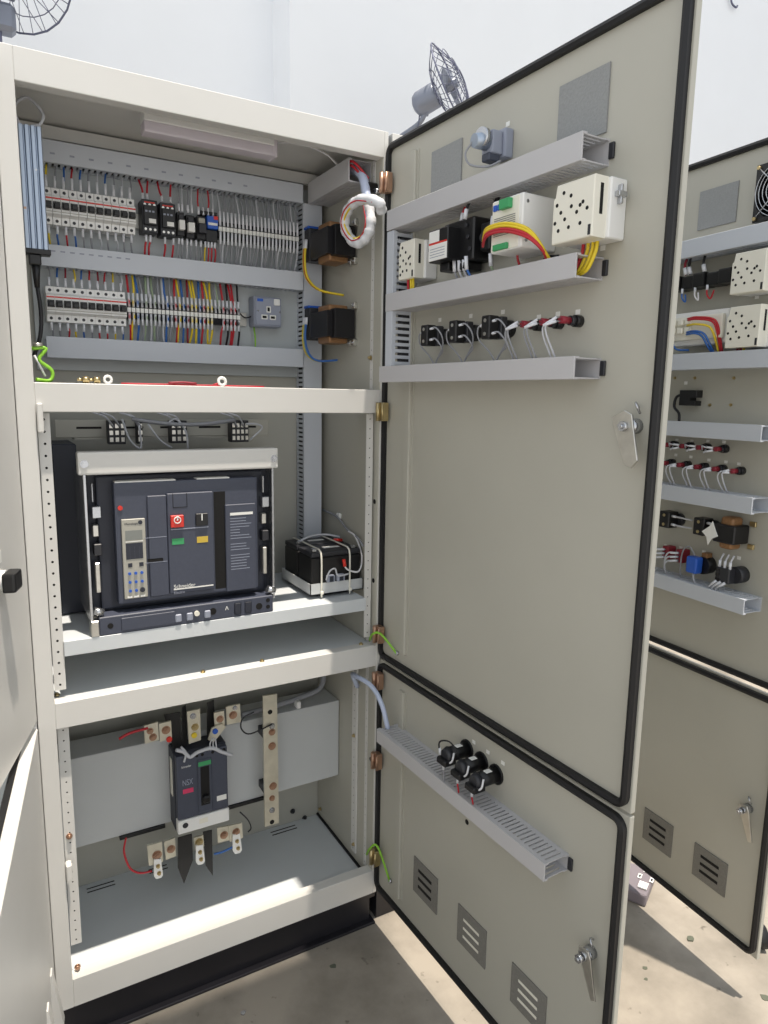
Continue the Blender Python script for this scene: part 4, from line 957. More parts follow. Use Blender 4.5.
# sticky numbers above the devices
def sticker(label, fr, u, v, w=.010, hh=.008):
    s, z = fr.at(u, v); t = tag(MB(fr).box(s-w/2, s+w/2, 0.0001, .0007, z-hh/2, z+hh/2).build('sticker', 'label_white'), label, 'sticker'); return t
for u, v, n in ((508, 124, 'above the rotary selector'), (440, 320, 'above the first push button block'), (471, 316, 'above the second push button block'), (503, 312, 'above the third push button block'),
                (539, 317, 'above the first red lamp'), (558, 314, 'above the middle red lamp'), (578, 312, 'at the last door lamp'), (603, 248, 'below the large meter'), (474, 742, 'above the left black lamp holder, lower door'), (488, 752, 'above the middle black lamp holder, lower door'), (503, 763, 'above the right black lamp holder, lower door')):
    sticker('tiny white number sticker '+n, D1, u, v)
# wires of the upper device row
def dwire(label, fr, pts, r, mt, sl=0, g=None): return wire(label, fr, pts, r, mt, g, ((0, sl),) if sl else ())
for k, (s, mt) in enumerate(((.165, 'red_wire'), (.176, 'yellow_wire'), (.184, 'yellow_wire'))):
    dwire('%s wire below the small white meter%s' % (COLN[mt], ('', ', left', ', right')[k]), D1, [(s, .045, 1.702), (s+.002, .046, 1.688), (s, .044, 1.672)], .0030, mt)
for k, (s, mt) in enumerate(((.640, 'red_wire'), (.650, 'yellow_wire'), (.660, 'yellow_wire'), (.668, 'yellow_wire'))):
    dwire('%s wire under the large white meter%s' % (COLN[mt], ('', ', left', ', middle', ', right')[k]), D1, [(s+.006, .028, 1.698), (s+.006, .030, 1.680), (s-.004, .034, 1.655), (s-.020, .034, 1.648)], .0032, mt)
for k, (a, mt) in enumerate(((0, 'yellow_wire'), (.004, 'yellow_wire'), (-.005, 'red_wire'), (-.009, 'red_wire'))):
    dwire('%s wire sweeping from the contactor past the power supply, %s' % (COLN[mt], ('upper', 'lower', 'upper', 'lower')[k]), D1,
          [(.446, .070, 1.728+a), (.478, .088, 1.738+a), (.530, .092, 1.736+a), (.575, .082, 1.720+a), (.590, .060, 1.692+a*.3), (.588-k*.004, .036, 1.672)], .0026, mt)
for k, (s, h, mt, sl) in enumerate(((.340, .040, 'grey_wire', .02), (.350, .036, 'light_grey_wire', .02), (.362, .034, 'light_grey_wire', .02), (.390, .050, 'blue_wire', .024), (.436, .030, 'pale_green_wire', .022), (.498, .02, 'red_wire', 0))):
    dwire('%s wire running down to the middle door duct, %s from the hinges' % (COLN[mt], ORD[k] if k else 'first'), D1, [(s, h+.014, 1.712), (s, h+.012, 1.692), (s+.002, h, 1.672)], .0024, mt, sl)
for k, (s, h, mt) in enumerate(((.345, .040, 'red_wire'), (.372, .052, 'black_wire'), (.425, .030, 'black_wire'), (.432, .030, 'black_wire'))):
    dwire('%s wire coming down from the top door duct, %s from the hinges' % (COLN[mt], ORD[k] if k else 'first'), D1, [(s, h+.004, 1.782-(.02 if k > 1 else 0)), (s+.002, h+.002, 1.80), (s+.003, h-.004, 1.814)], .0026, mt, .018)
dwire('short black wire under the power supply on the door', D1, [(.535, .004, 1.690), (.550, .006, 1.692), (.568, .004, 1.690)], .004, 'black_wire')
# push button blocks
def push(label, fr, s, z, sc_=1.0):
    t = T('push_button_block', label, 'push button', fr, s, 0, z, 'push button blocks on the tall door')
    MB(fr).cyl((s, 0, z), (s, .020, z), .016*sc_, 18).build('collar', 'black_plastic', t)
    MB(fr).box(s-.017*sc_, s+.013*sc_, .018, .034, z-.020*sc_, z+.020*sc_, .002).build('carrier', 'dark_plastic', t)
    MB(fr).box(s-.016*sc_, s+.008*sc_, .034, .058, z-.021*sc_, z+.021*sc_, .002).build('contact_block', 'black_plastic', t)
    for dz in (-.012, .012): MB(fr).cyl((s-.004, .058, z+dz*sc_), (s-.004, .0592, z+dz*sc_), .0035, 8).build('terminal_screw', 'zinc', t)
    return t
pb = push('push button block with looping wires, nearest the hinges', D1, .252, 1.578)
for k, (ds, dz, n) in enumerate(((.098, .001, 'push button block with looping wires, middle of three'), (.198, .002, 'push button block with looping wires, nearest the red lamps'))): dup(pb, D1, ds, 0, dz, n)
for k in range(3):
    s = .252+.098*k; n = ('first', 'second', 'third')[k]
    for j in range(2):
        z = 1.590-.022*j
        dwire('white tipped grey wire curling right of the %s push button block, %s' % (n, ('upper', 'lower')[j]), D1, [(s+.004, .050, z), (s+.026, .050, z+.002), (s+.040, .044, z-.014), (s+.034, .036, z-.034+.01*j), (s+.010, .030, 1.533), (s-.004, .028, 1.518)], .0016, 'grey_wire', .014)
    dwire('grey wire curling left of the %s push button block' % n, D1, [(s-.016, .050, 1.588), (s-.032, .050, 1.580), (s-.034, .045, 1.560), (s-.014, .036, 1.538), (s-.004, .028, 1.518)], .0016, 'grey_wire', .010)
# lamps with red fronts
def lamp(label, fr, s, z, cap='dark_red_wire', g='small red and black lamps', L=.045):
    t = T('indicator_lamp', label, 'indicator lamp', fr, s, 0, z, g)
    MB(fr).cyl((s, 0, z), (s, .014, z), .0098, 14).build('nut', 'black_plastic', t)
    MB(fr).cyl((s, .014, z), (s, L*.55, z), .008, 12).build('barrel', 'dark_plastic', t)
    MB(fr).cyl((s, L*.55, z), (s, L, z), .0060, 12).build('rear_body', cap, t)
    for dz in (-.003, .003): MB(fr).box(s-.001, s+.001, L, L+.008, z+dz-.001, z+dz+.001).build('solder_tag', 'steel', t)
    return t
lamp('indicator lamp with a red body, first after the push buttons', D1, .530, 1.580)
lamp('indicator lamp with a red body, middle of the door row', D1, .578, 1.580)
lamp('indicator lamp with a red body and black nut, outermost in the door row', D1, .622, 1.580)
for k, s in enumerate((.530, .578, .622)):
    n = ('first', 'middle', 'outermost')[k]
    for j in range(2):
        dwire('%s wire with white sleeve from the %s red lamp, %s' % (('grey', 'grey', 'light grey')[k], n, ('left', 'right')[j]), D1, [(s, .054, 1.580+.003*(1-2*j)), (s-.016+.004*j, .064, 1.572), (s-.020+.008*j, .062, 1.555), (s-.012+.009*j, .048, 1.518)], .0016, 'grey_wire' if k < 2 else 'light_grey_wire', .022)
# lower door: three black lamp holders
for k, (s, z) in enumerate(((.372, .700), (.422, .695), (.470, .690))):
    n = ('left', 'middle', 'right')[k]
    t = T('lamp_holder', 'black round lamp holder above the lower door duct, %s of three' % n, 'indicator lamp', D1, s, 0, z, 'black lamp holders on the lower door')
    MB(D1).cyl((s, 0, z), (s, .004, z), .021, 22).build('flange', 'black_plastic', t)
    MB(D1).cyl((s, .004, z), (s, .050, z), .016, 20).build('barrel', 'black_plastic', t)
    MB(D1).cyl((s, .050, z), (s, .062, z), .018, 20, .013).build('cap', 'dark_plastic', t)
    MB(D1).box(s-.016, s+.016, .040, .072, z-.019, z-.004, .003).build('contact_block', 'black_plastic', t)
    MB(D1).box(s-.002, s+.010, .020, .036, z+.0155, z+.0175, .001).build('marker', 'label_white', t)
    dwire('short wire with white sleeve dropping from the %s black lamp holder' % n, D1, [(s-.004, .060, z-.018), (s-.004, .060, z-.034), (s-.004, .056, .638)], .0018, 'grey_wire' if k == 0 else 'red_wire', .016)
    dwire('white sleeved wire stub beside the %s black lamp holder' % n, D1, [(s+.018, .050, z+.012), (s+.020, .056, z-.004), (s+.012, .060, z-.012)], .0022, 'white_wire')
dwire('black wire arching over the left black lamp holder', D1, [(.362, .066, .700), (.364, .070, .730), (.385, .060, .738), (.400, .050, .720), (.402, .045, .700)], .0018, 'black_wire', .016)

# ------------------------------------------------------------------ equipment on the right cabinet's doors
for k, (z0_, z1_, n, s1_) in enumerate(((1.796, 1.834, 'top cable duct on the far right door, below filter and fan', .62), (1.530, 1.566, 'cable duct on the far right door, right under the lower white meter', .60),
                            (1.368, 1.402, 'cable duct on the far right door, below the black sensor', .578), (1.205, 1.240, 'cable duct on the far right door, below the two lamp rows', .574), (.972, 1.006, 'lowest cable duct on the far right door', .580))):
    duct(n, D2, .06, s1_, z0_, z1_, .060, 0, 'duct_light')
meter('white meter with round terminal holes, upper one on the far right door', D2, .466, .556, 1.692, 1.780, .065, HB)
meter('white meter with round terminal holes, lower one on the far right door', D2, .466, .556, 1.574, 1.664, .065, HB)
# cooling fan
t = T('cooling_fan', 'square black cooling fan with wire finger guard on the far right door', 'fan', D2, .54, 0, 1.90)
fs, fz = .545, 1.905
m = MB(D2); R_ = .052; n = 32; q = .060
for (a, b, c, d_) in ((fs-q, fs+q, fz+R_, fz+q), (fs-q, fs+q, fz-q, fz-R_), (fs-q, fs-R_, fz-R_, fz+R_), (fs+R_, fs+q, fz-R_, fz+R_)): m.box(a, b, 0, .038, c, d_)
for a, b in ((-1, -1), (1, -1), (1, 1), (-1, 1)): m.prism([(fs+a*R_, fz+b*R_), (fs+a*R_*.62, fz+b*R_), (fs+a*R_, fz+b*R_*.62)], .0, .038)
m.box(fs-q, fs+q, 0, .002, fz-q, fz+q); m.build('frame', 'black_plastic', t)
MB(D2).cyl((fs, .002, fz), (fs, .032, fz), .020, 20).build('hub', 'dark_plastic', t)
m = MB(D2)
for k in range(7):
    a = 2*PI*k/7; c, s_ = math.cos(a), math.sin(a); c2, s2 = math.cos(a+.45), math.sin(a+.45)
    P_ = [(fs+.019*c, .012, fz+.019*s_), (fs+.049*c, .012, fz+.049*s_), (fs+.049*c2, .028, fz+.049*s2), (fs+.019*c2, .028, fz+.019*s2)]
    a_ = [m.V(p) for p in P_]; b2 = [m.V((p[0], p[1]+.0015, p[2])) for p in P_]; m.bm.faces.new(a_); m.bm.faces.new(b2[::-1])
    for i in range(4): m.bm.faces.new((a_[i], b2[i], b2[(i+1) % 4], a_[(i+1) % 4]))
m.build('blades', 'black_plastic', t)
m = MB(D2)
for r in (.012, .021, .030, .039, .048, .056): m.tube([(fs+r*math.cos(2*PI*k/28), .041, fz+r*math.sin(2*PI*k/28)) for k in range(28)], .0011, 5, closed=True, raw=True)
for a in range(4):
    c, s_ = math.cos(PI/4+a*PI/2), math.sin(PI/4+a*PI/2); m.tube([(fs+.010*c, .042, fz+.010*s_), (fs+.076*c, .042, fz+.076*s_)], .0014, 5)
m.build('finger_guard', 'steel', t)
for a, b in ((-1, -1), (-1, 1), (1, 1), (1, -1)): MB(D2).cyl((fs+a*.053, .038, fz+b*.053), (fs+a*.053, .044, fz+b*.053), .004, 8).build('guard_screw', 'brass', t)
# black terminal strip
t = T('terminal_strip', 'row of black current terminals beside the upper right meter', 'terminal block', D2, .38, 0, 1.74)
for k in range(5): MB(D2).box(.270+k*.036, .304+k*.036, .0, .046-.004*(k % 2), 1.724, 1.758-.003*(k % 2), .004, 2).build('terminal_unit', 'black_plastic', t)
for k, (s, mt) in enumerate(((.330, 'black_wire'), (.372, 'black_wire'), (.318, 'dark_red_wire'))):
    dwire('%s wire with white sleeve above the black terminal strip, %s' % (COLN[mt], ('middle', 'right', 'left')[k]), D2, [(s, .040, 1.758), (s-.006, .040, 1.778), (s-.006, .036, 1.797)], .0034, mt, .018)
for k, (s, mt) in enumerate(((.312, 'blue_wire'), (.350, 'white_wire'), (.385, 'red_wire'))):
    dwire('%s wire hooked under the black terminal strip' % COLN[mt], D2, [(s, .042, 1.726), (s+.002, .044, 1.705), (s+.010, .04, 1.694), (s+.018 if k == 2 else s+.008, .04, 1.712)], .0020, mt, .012)
# white terminal module
t = T('terminal_module', 'rounded white terminal module with red, yellow and blue wires left of the lower meter', 'module', D2, .38, 0, 1.60)
MB(D2).box(.290, .450, 0, .040, 1.588, 1.668, .006, 2).build('base', 'white_plastic', t); MB(D2).box(.290, .445, .040, .052, 1.600, 1.656, .005, 2).build('front', 'cream_plastic', t)
for i in range(3):
    for j in range(2): MB(D2).box(.300+.022*i, .316+.022*i, .052, .062, 1.616+.020*j, 1.630+.020*j, .002).build('screw_clamp', 'cream_plastic', t)
for s in (.385, .388): pass
for k, (z, mt, e) in enumerate(((1.650, 'red_wire', .438), (1.646, 'red_wire', .434), (1.634, 'yellow_wire', .428), (1.618, 'blue_wire', .416), (1.613, 'blue_wire', .411))):
    dwire('%s wire bending down from the white module, %s' % (COLN[mt], ('upper', 'lower', 'single', 'upper', 'lower')[k]), D2, [(.352, .060, z), (.385, .070, z), (e-.008, .066, z-.008), (e, .055, z-.030), (e, .035, 1.566)], .0026, mt)
dwire('blue wire hanging at the left of the white module', D2, [(.315, .062, 1.615), (.314, .064, 1.598), (.316, .05, 1.580), (.345, .04, 1.577)], .0026, 'blue_wire')
for k, (s, mt) in enumerate(((.478, 'dark_red_wire'), (.486, 'red_wire'), (.494, 'yellow_wire'))): dwire('%s wire under the lower right meter' % COLN[mt], D2, [(s, .035, 1.576), (s, .035, 1.560)], .0030, mt)
# black slotted sensor
t = T('slot_sensor', 'small black forked sensor with a curled cable on the far right door', 'sensor', D2, .33, 0, 1.46)
MB(D2).prism([(.312, 1.442), (.362, 1.442), (.362, 1.454), (.346, 1.454), (.346, 1.462), (.364, 1.462), (.364, 1.480), (.312, 1.480)], 0, .022, .001).build('body', 'black_plastic', t)
dwire('black cable curling from the forked sensor into the duct', D2, [(.312, .012, 1.470), (.296, .014, 1.462), (.294, .016, 1.438), (.314, .020, 1.422), (.320, .024, 1.402)], .0036, 'black_wire')
# two rows of lamps
def lamprow(pts, z, row):
    first = None; n = len(pts)
    for k, s in enumerate(pts):
        L = '%s small red bodied lamp in the %s lamp row, far right door' % (nth(k, n), row); g = '%s lamp row of the right door' % row
        if first is None: first = lamp(L, D2, s, z, 'dark_red_wire', g, .040); s_0 = s
        else: dup(first, D2, s-s_0, 0, 0, L)
        for j in range(2):
            if row == 'lower': p = [(s, .046, z+.003-.006*j), (s-.018+.008*j, .056, z-.004), (s-.022+.014*j, .054, z-.022), (s-.012+.010*j, .042, 1.241)]
            else: p = [(s, .046, z+.003-.006*j), (s-.016, .056, z+.004-.012*j), (s-.030+.008*j, .048, z+.006-.016*j), (s-.040+.010*j, .034, z-.004)]
            dwire('pale wire at the %s lamp of the %s row, %s' % (nth(k, n), row, ('upper', 'lower')[j]), D2, p, .0017, 'light_grey_wire', .014)
lamprow([.296, .346, .396, .446], 1.341, 'upper'); lamprow([.292, .342, .394, .446, .496], 1.293, 'lower')
for k, (u, v) in enumerate(((676, 455), (691, 457), (709, 460), (726, 462), (739, 464), (677, 440), (692, 441), (708, 441), (724, 442))):
    sticker('tiny white number sticker over the %s lamp, %s row, far right door' % (nth(k if k < 5 else k-5, 5 if k < 5 else 4), 'lower' if k < 5 else 'upper'), D2, u, v, .009, .007)
# lowest device band
for k, s in enumerate((.318, .425)):
    n = ('left', 'right')[k]
    t = T('push_button_block', 'black contact block with brass screws, %s one below the lamp rows' % n, 'push button', D2, s, 0, 1.145, 'contact blocks below the lamp rows')
    MB(D2).box(s-.016, s+.016, .012, .046, 1.128, 1.170, .002).build('contact_block', 'black_plastic', t); MB(D2).cyl((s+.012, 0, 1.148), (s+.012, .014, 1.148), .017, 16).build('collar', 'dark_plastic', t)
    for dz in (-.012, .012): MB(D2).cyl((s, .046, 1.149+dz), (s, .0475, 1.149+dz), .004, 8).build('terminal_screw', 'brass', t)
    for j in range(2): dwire('pale wire stretching right of the %s black contact block, %s' % (n, ('upper', 'lower')[j]), D2, [(s+.016, .035, 1.160-.022*j), (s+.045, .036, 1.160-.022*j), (s+.075, .03, 1.158-.020*j)], .0022, 'light_grey_wire', .012)
t = T('transformer', 'small open transformer with gold winding and pale tape on the far right door', 'transformer', D2, .49, 0, 1.14)
MB(D2).box(.474, .534, .004, .056, 1.124, 1.168, .003).build('laminated_core', 'iron_core', t)
MB(D2).box(.484, .520, .008, .046, 1.108, 1.186, .010, 3).build('winding', 'gold_winding', t)
MB(D2).prism([(.446, 1.142), (.468, 1.158), (.474, 1.172), (.484, 1.152), (.492, 1.138), (.476, 1.130), (.466, 1.112), (.462, 1.132)], .057, .059, .0008).build('paper_tape', 'label_white', t)
for s, z in ((.456, 1.118), (.540, 1.118), (.540, 1.172)): MB(D2).box(s-.008, s+.008, 0, .006, z-.006, z+.006, .001).build('foot', 'brass', t)
for k, s in enumerate((.312, .357)):
    n = ('left', 'right')[k]
    t = T('terminal_pair', 'small red connector block, %s of two near the blue relay' % n, 'connector', D2, s, 0, 1.058, 'red connector blocks')
    MB(D2).box(s-.006, s+.014, 0, .030, 1.042, 1.076, .002).build('body', 'dark_red_wire', t)
    for j in range(3):
        MB(D2).cyl((s+.004, .030, 1.068-.010*j), (s+.004, .034, 1.068-.010*j), .003, 8).build('clamp_screw', 'steel', t)
        dwire('white sleeved wire entering the %s red connector block, %s' % (n, ('top', 'middle', 'bottom')[j]), D2, [(s+.004, .034, 1.068-.010*j), (s-.014, .048, 1.066-.011*j), (s-.026, .046, 1.040-.006*j), (s-.028, .034, 1.006)], .0020, 'light_grey_wire', .018)
t = T('blue_relay', 'bright blue cylindrical coil with a black back on the far right door', 'relay', D2, .42, 0, 1.05)
MB(D2).cyl((.430, 0, 1.050), (.430, .026, 1.050), .022, 18).build('black_back', 'black_plastic', t); MB(D2).box(.402, .434, .026, .052, 1.030, 1.072, .006, 3).build('blue_case', 'blue_plastic', t)
MB(D2).box(.424, .440, .004, .024, 1.070, 1.082, .001).build('orange_tab', 'gold_winding', t)
dwire('thin wire arching left of the blue coil', D2, [(.418, .040, 1.074), (.404, .044, 1.094), (.382, .040, 1.080), (.374, .036, 1.040), (.372, .030, 1.006)], .0018, 'grey_wire')
dwire('pale wire dropping below the blue coil', D2, [(.420, .042, 1.030), (.422, .042, 1.016), (.424, .036, 1.004)], .0024, 'light_grey_wire')
t = T('push_button_block', 'dark contact block with white wires, rightmost above the lowest duct', 'push button', D2, .51, 0, 1.046)
MB(D2).cyl((.524, 0, 1.048), (.524, .030, 1.048), .020, 18).build('barrel', 'dark_plastic', t); MB(D2).box(.488, .526, .026, .050, 1.028, 1.064, .002).build('contact_block', 'dark_plastic', t)
for j in range(3): MB(D2).box(.490, .500, .050, .0515, 1.032+.011*j, 1.039+.011*j).build('contact_slot', 'black_plastic', t)
for j in range(3):
    dwire('white sleeved wire above the dark contact block, %s' % ('left', 'middle', 'right')[j], D2, [(.494+.014*j, .044, 1.062), (.494+.014*j, .044, 1.078), (.496+.014*j, .036, 1.096)], .0022, 'light_grey_wire', .018)
    dwire('white sleeved wire below the dark contact block, %s' % ('left', 'middle', 'right')[j], D2, [(.494+.012*j, .050, 1.030), (.484+.010*j, .056, 1.018), (.472+.010*j, .050, 1.006)], .0022, 'light_grey_wire', .016)
for k, (u, v) in enumerate(((666, 546), (681, 548), (704, 552), (739, 558), (703, 275), (722, 274), (709, 313), (757, 297), (686, 383))):
    sticker('tiny white sticker on the far right door, %s' % ('over the left red connector', 'over the right red connector', 'beside the blue coil', 'beside the dark contact block', 'under the black strip, left', 'under the black strip, right', 'above the white module', 'between the two meters', 'above the forked sensor')[k], D2, u, v, .010, .008)

# ------------------------------------------------------------------ wall fans
def basis(o, ax):
    ax = Vector(ax).normalized(); a = ax.cross(Vector((0, 0, 1))).normalized(); b = a.cross(ax); return ax, a, b
def wall_fan(label, P_, ax, R=.215, mount=True, motor_r=.055):
    P_ = Vector(P_); ax, a, b = basis(P_, ax)
    t = T('wall_fan', label, 'fan', FA, P_.x, -P_.y, P_.z)
    F = lambda x, y, z: (lambda q: (q.x, -q.y, q.z))(P_+a*x+b*y+ax*z)
    prof = [(0, .085), (.05, .083), (.11, .070), (.165, .046), (.205, .012), (.215, -.01), (.195, -.045), (.14, -.07), (.07, -.085)]
    n = 26
    def ringm(m, r, z, th): m.tube([F(r*math.cos(2*PI*k/24), r*math.sin(2*PI*k/24), z) for k in range(24)], th, 5, closed=True, raw=True)
    m = MB(FA)
    for r, z, th in ((.215, 0, .005), (.165, .046, .0025), (.11, .070, .0025), (.05, .083, .003)): ringm(m, r*R/.215, z, th)
    for k in range(n):
        c, s_ = math.cos(2*PI*k/n), math.sin(2*PI*k/n); c2, s2 = math.cos(2*PI*k/n+.35), math.sin(2*PI*k/n+.35)
        m.tube([F(.05*c, .05*s_, .083), F(.12*(c+c2)/2, .12*(s_+s2)/2, .068), F(R*c2, R*s2, .0)], .0022, 4, 3)
    m.build('front_guard', 'fan_wire', t)
    m = MB(FA)
    for r, z in ((.14, -.07), (.07, -.085)): ringm(m, r, z, .0025)
    for k in range(18):
        c, s_ = math.cos(2*PI*k/18), math.sin(2*PI*k/18); m.tube([F(.05*c, .05*s_, -.088), F(.14*c, .14*s_, -.07), F(R*c, R*s_, 0)], .0022, 4, 3)
    m.build('rear_guard', 'fan_wire', t)
    MB(FA).cyl(F(0, 0, -.03), F(0, 0, .05), .03, 16).build('hub', 'fan_grey', t)
    for k in range(3):
        m = MB(FA); th = 2*PI*k/3
        for sgn in (0,):
            pts = []
            for i in range(5):
                r = .03+.15*i/4; w_ = .25+.45*math.sin(PI*min(1, (i+.6)/4.6)); pts.append((r, th-w_/2, th+w_/2))
            L_ = [m.V(F(r*math.cos(q0), r*math.sin(q0), -.016)) for r, q0, q1 in pts]; R2 = [m.V(F(r*math.cos(q1), r*math.sin(q1), .018)) for r, q0, q1 in pts]
            L3 = [m.V(F(r*math.cos(q0), r*math.sin(q0), -.012)) for r, q0, q1 in pts]; R3 = [m.V(F(r*math.cos(q1), r*math.sin(q1), .022)) for r, q0, q1 in pts]
            for i in range(4):
                m.bm.faces.new((L_[i], L_[i+1], R2[i+1], R2[i])); m.bm.faces.new((L3[i], R3[i], R3[i+1], L3[i+1]))
                m.bm.faces.new((L_[i], L3[i], L3[i+1], L_[i+1])); m.bm.faces.new((R2[i], R2[i+1], R3[i+1], R3[i]))
            m.bm.faces.new((L_[0], R2[0], R3[0], L3[0])); m.bm.faces.new((L_[4], L3[4], R3[4], R2[4]))
        m.build('blade', 'fan_grey', t)
    m = MB(FA); prof2 = [(-.085, .03), (-.088, motor_r*.86), (-.098, motor_r*.95), (-.21, motor_r*.95), (-.235, motor_r*.78), (-.25, motor_r*.4), (-.252, .004)]
    rings = [[m.V(F(r*math.cos(2*PI*k/18), r*math.sin(2*PI*k/18), z)) for k in range(18)] for z, r in prof2]
    m.bm.faces.new(rings[0]); m.bm.faces.new(rings[-1][::-1])
    for i in range(len(rings)-1):
        for k in range(18): m.bm.faces.new((rings[i][k], rings[i][(k+1) % 18], rings[i+1][(k+1) % 18], rings[i+1][k])).smooth = True
    m.build('motor', 'fan_grey', t)
    q0 = P_-ax*.16
    W_ = lambda v: (v.x, -v.y, v.z)
    m = MB(FA); m.tube([W_(q0-Vector((0, 0, .05))), W_(q0-Vector((.02, -.05, .12))), W_(q0-Vector((.06, -.20, .16))), W_(Vector((q0.x-.10, wy-.01, q0.z-.20)))], .016, 10); m.build('arm', 'fan_grey', t)
    c = Vector((q0.x-.10, wy, q0.z-.20)); m = MB(FA); m.box(c.x-.05, c.x+.05, -wy, -wy+.02, c.z-.08, c.z+.08, .006); m.build('wall_plate', 'fan_grey', t)
    m = MB(FA); e = q0-a*.0-Vector((0, 0, .06)); m.cyl(W_(e), W_(e-Vector((0, 0, .03))), .012, 8); m.build('swing_knob', 'fan_grey', t)
    m = MB(FA); m.tube([W_(q0-ax*.05-Vector((0, 0, .03))), W_(q0-ax*.06-Vector((0, 0, .12))), W_(q0-Vector((.04, -.1, .18)))], .004, 6); m.build('power_lead', 'fan_wire', t)
    return t
fp = hit(450, 86, (0, 2.35, 0), Vector((0, 1, 0)))
wall_fan('grey wall fan seen side on above the hinges of the tall open door', fp, CR*.86+CU*.30-CD*.42, R=.25, motor_r=.078)
fp = hit(12, -42, (0, 2.6, 0), Vector((0, 1, 0)))
wall_fan('grey wall fan cut by the top left corner of the frame', fp, CD*.80+CU*.58+CR*.15, R=.30, motor_r=.05)
q2 = hit(3, 19, (0, 2.7, 0), Vector((0, 1, 0))); wf = [o for o in C.objects if o.name == 'wall_fan.001'][0]
MB(FA).box(q2.x-.07, q2.x+.055, -q2.y-.05, -q2.y+.05, q2.z-.065, q2.z+.065, .02).build('speed_box', 'fan_grey', wf)
MB(FA).box(q2.x-.03, q2.x-.01, -q2.y-.02, -q2.y+.02, q2.z-.2, q2.z-.06, .004).build('stem', 'fan_wire', wf)
# small hook with a wire at the top right
fp = hit(734, 3, (0, wy-.02, 0), Vector((0, 1, 0)))
t = T('wall_hook', 'small dark wire hook on the white wall, top right corner', 'hook', FA, fp.x, -fp.y, fp.z)
MB(FA).tube([(fp.x+.05, -fp.y, fp.z-.01), (fp.x+.02, -fp.y+.01, fp.z-.035), (fp.x-.04, -fp.y+.01, fp.z-.02), (fp.x-.06, -fp.y, fp.z+.05)], .008, 8).build('hook', 'fan_wire', t)
# pale round box on the wall by the fan
fp = hit(401, 124, (0, wy, 0), Vector((0, 1, 0)))

# ------------------------------------------------------------------ floor things
c = hit(638, 886, (0, 0, 0), Vector((0, 0, 1)))
FF = Fr((c.x, c.y, 0), 28)
t = T('extension_socket', 'grey three-pin extension socket lying on the floor beneath the doors', 'socket', FF, 0, 0, 0)
MB(FF).box(-.085, .046, -.150, .040, .0, .040, .010, 3).build('case', 'socket_grey', t)
def ftop(s0, s1, h0, h1, nm, mt, dz=.0005): MB(FF).box(s0, s1, h0, h1, .042, .042+dz).build(nm, mt, t)
for k in range(2):
    dh = -.10*k
    ftop(-.065, -.035, .01+dh, .035+dh, 'switch', 'white_plastic', .004)
    ftop(.020, .026, .012+dh, .030+dh, 'pin_hole', 'hole_black'); ftop(-.015, -.003, .002+dh, .007+dh, 'pin_hole', 'hole_black'); ftop(-.015, -.003, .036+dh, .041+dh, 'pin_hole', 'hole_black')
    ftop(-.020, .002, -.001+dh, .010+dh, 'pin_surround', 'label_white', .0003); ftop(-.020, .002, .033+dh, .044+dh, 'pin_surround', 'label_white', .0003); ftop(.016, .030, .009+dh, .033+dh, 'pin_surround', 'label_white', .0003)
wire('dark cord leaving the extension socket across the floor', FF, [(.062, -.05, .015), (.10, -.055, .006), (.17, -.06, .006), (.26, -.02, .006), (.45, -.05, .006), (.8, -.10, .006)], .005, 'grey_wire', name='flex_cord')
def debris(u, v, r, mt, label, cat='debris', flat=.3):
    c = hit(u, v, (0, 0, 0), Vector((0, 0, 1))); rnd = random.Random(u*7+v)
    poly = [(c.x+r*rnd.uniform(.5, 1)*math.cos(2*PI*k/7), -c.y+r*rnd.uniform(.4, .9)*math.sin(2*PI*k/7)) for k in range(7)]
    m = MB(FA); a = [m.V((x, y, .0)) for x, y in poly]; b = [m.V((x, y, r*flat)) for x, y in poly]; m.bm.faces.new(a); m.bm.faces.new(b[::-1])
    for k in range(7): m.bm.faces.new((a[k], b[k], b[(k+1) % 7], a[(k+1) % 7]))
    tag(m.build('floor_scrap', mt), label, cat)
debris(690, 939, .014, 'dry_leaf', 'small greenish scrap on the sunlit floor right of the doors')
debris(243, 1013, .010, 'steel', 'small shiny scrap on the floor in front of the plinth')
debris(333, 966, .012, 'dry_leaf', 'small dark scrap on the floor near the plinth, right half', flat=.1)
debris(645, 968, .008, 'dry_leaf', 'dark speck on the sunlit floor nearest the lower door edge', flat=.1)
debris(646, 979, .007, 'dry_leaf', 'lighter speck just below another one near the lower door edge', flat=.1)
debris(766, 998, .016, 'dry_leaf', 'dark scrap on the floor at the right edge of the view', flat=.1)
c = hit(763, 966, (0, 0, 0), Vector((0, 0, 1)))
t = T('castor_wheel', 'dark rubber wheel on the floor behind the far right door corner', 'wheel', FA, c.x+.05, -c.y-.05, 0)
m = MB(FA); m.cyl((c.x+.035, -c.y-.06, .03), (c.x+.065, -c.y-.04, .03), .03, 20); m.build('tyre', 'black_rubber', t)
m = MB(FA); m.cyl((c.x+.033, -c.y-.0615, .03), (c.x+.067, -c.y-.0385, .03), .012, 14); m.build('hub', 'grey_plastic', t)
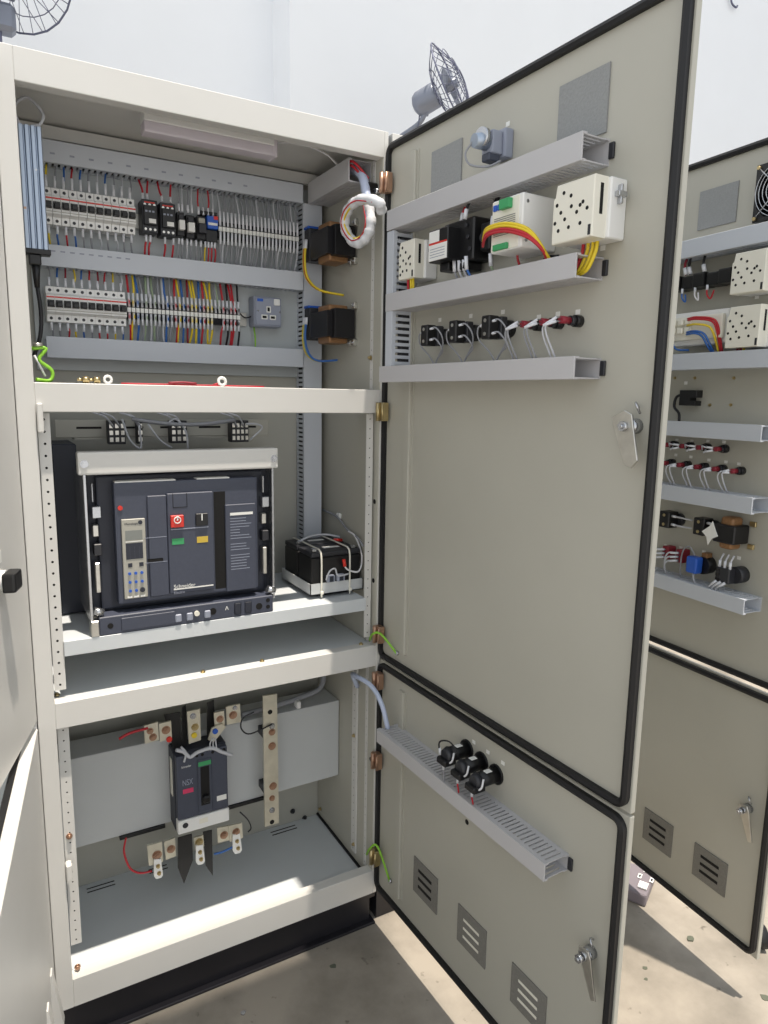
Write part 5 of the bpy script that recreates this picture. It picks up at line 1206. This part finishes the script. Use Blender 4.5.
# ------------------------------------------------------------------ light
w = bpy.data.worlds.new('sky'); sc.world = w; w.use_nodes = True; nt = w.node_tree
bg = nt.nodes['Background']; tc = nt.nodes.new('ShaderNodeTexCoord'); sx = nt.nodes.new('ShaderNodeSeparateXYZ')
rp = nt.nodes.new('ShaderNodeValToRGB'); nt.links.new(tc.outputs['Generated'], sx.inputs[0]); nt.links.new(sx.outputs['Z'], rp.inputs['Fac'])
rp.color_ramp.elements[0].color = (1.0, .98, .95, 1); rp.color_ramp.elements[1].color = (.56, .62, .70, 1)
e_ = rp.color_ramp.elements.new(.35); e_.color = (.80, .84, .88, 1)
nt.links.new(rp.outputs['Color'], bg.inputs['Color']); bg.inputs['Strength'].default_value = .88
su = bpy.data.lights.new('sun', 'SUN'); so = bpy.data.objects.new('sun', su); C.objects.link(so)
su.energy = 3.8; su.angle = math.radians(.8); su.color = (1, .90, .78)
dirv = Vector((-.08, .19, -1)).normalized(); so.rotation_euler = (-dirv).to_track_quat('Z', 'Y').to_euler(); so.location = (0, 0, 5)
def area(name, loc, tgt, sx_, sy_, en, col):
    a = bpy.data.lights.new(name, 'AREA'); a.shape = 'RECTANGLE'; a.size = sx_; a.size_y = sy_; a.energy = en; a.color = col
    o = bpy.data.objects.new(name, a); C.objects.link(o); o.location = loc
    o.rotation_euler = (Vector(loc)-Vector(tgt)).to_track_quat('Z', 'Y').to_euler(); return o
#area('wall_washer', (1.5, 1.6, 4.6), (1.6, 3.2, 2.2), 5, .6, 40, (.95, .98, 1))
# unseen slabs added to keep the sun off the aisle floor and back wall
H = 7.0; ox, oy = -.08*-H, -.19*H
m = MB(FA); m.box(.0+ox, .775+ox, -(-.005+oy), 4, H, H+.1); m.box(-3.5, 9, -3.45, -2.0, H, H+.1); struct(m.build('sun_blocker', 'wall_white'), 'sun_blocker')
vs = sc.view_settings; vs.view_transform = 'Standard'; vs.look = 'None'; vs.gamma = 1; vs.use_curve_mapping = False; vs.exposure = .50
bpy.context.view_layer.update()
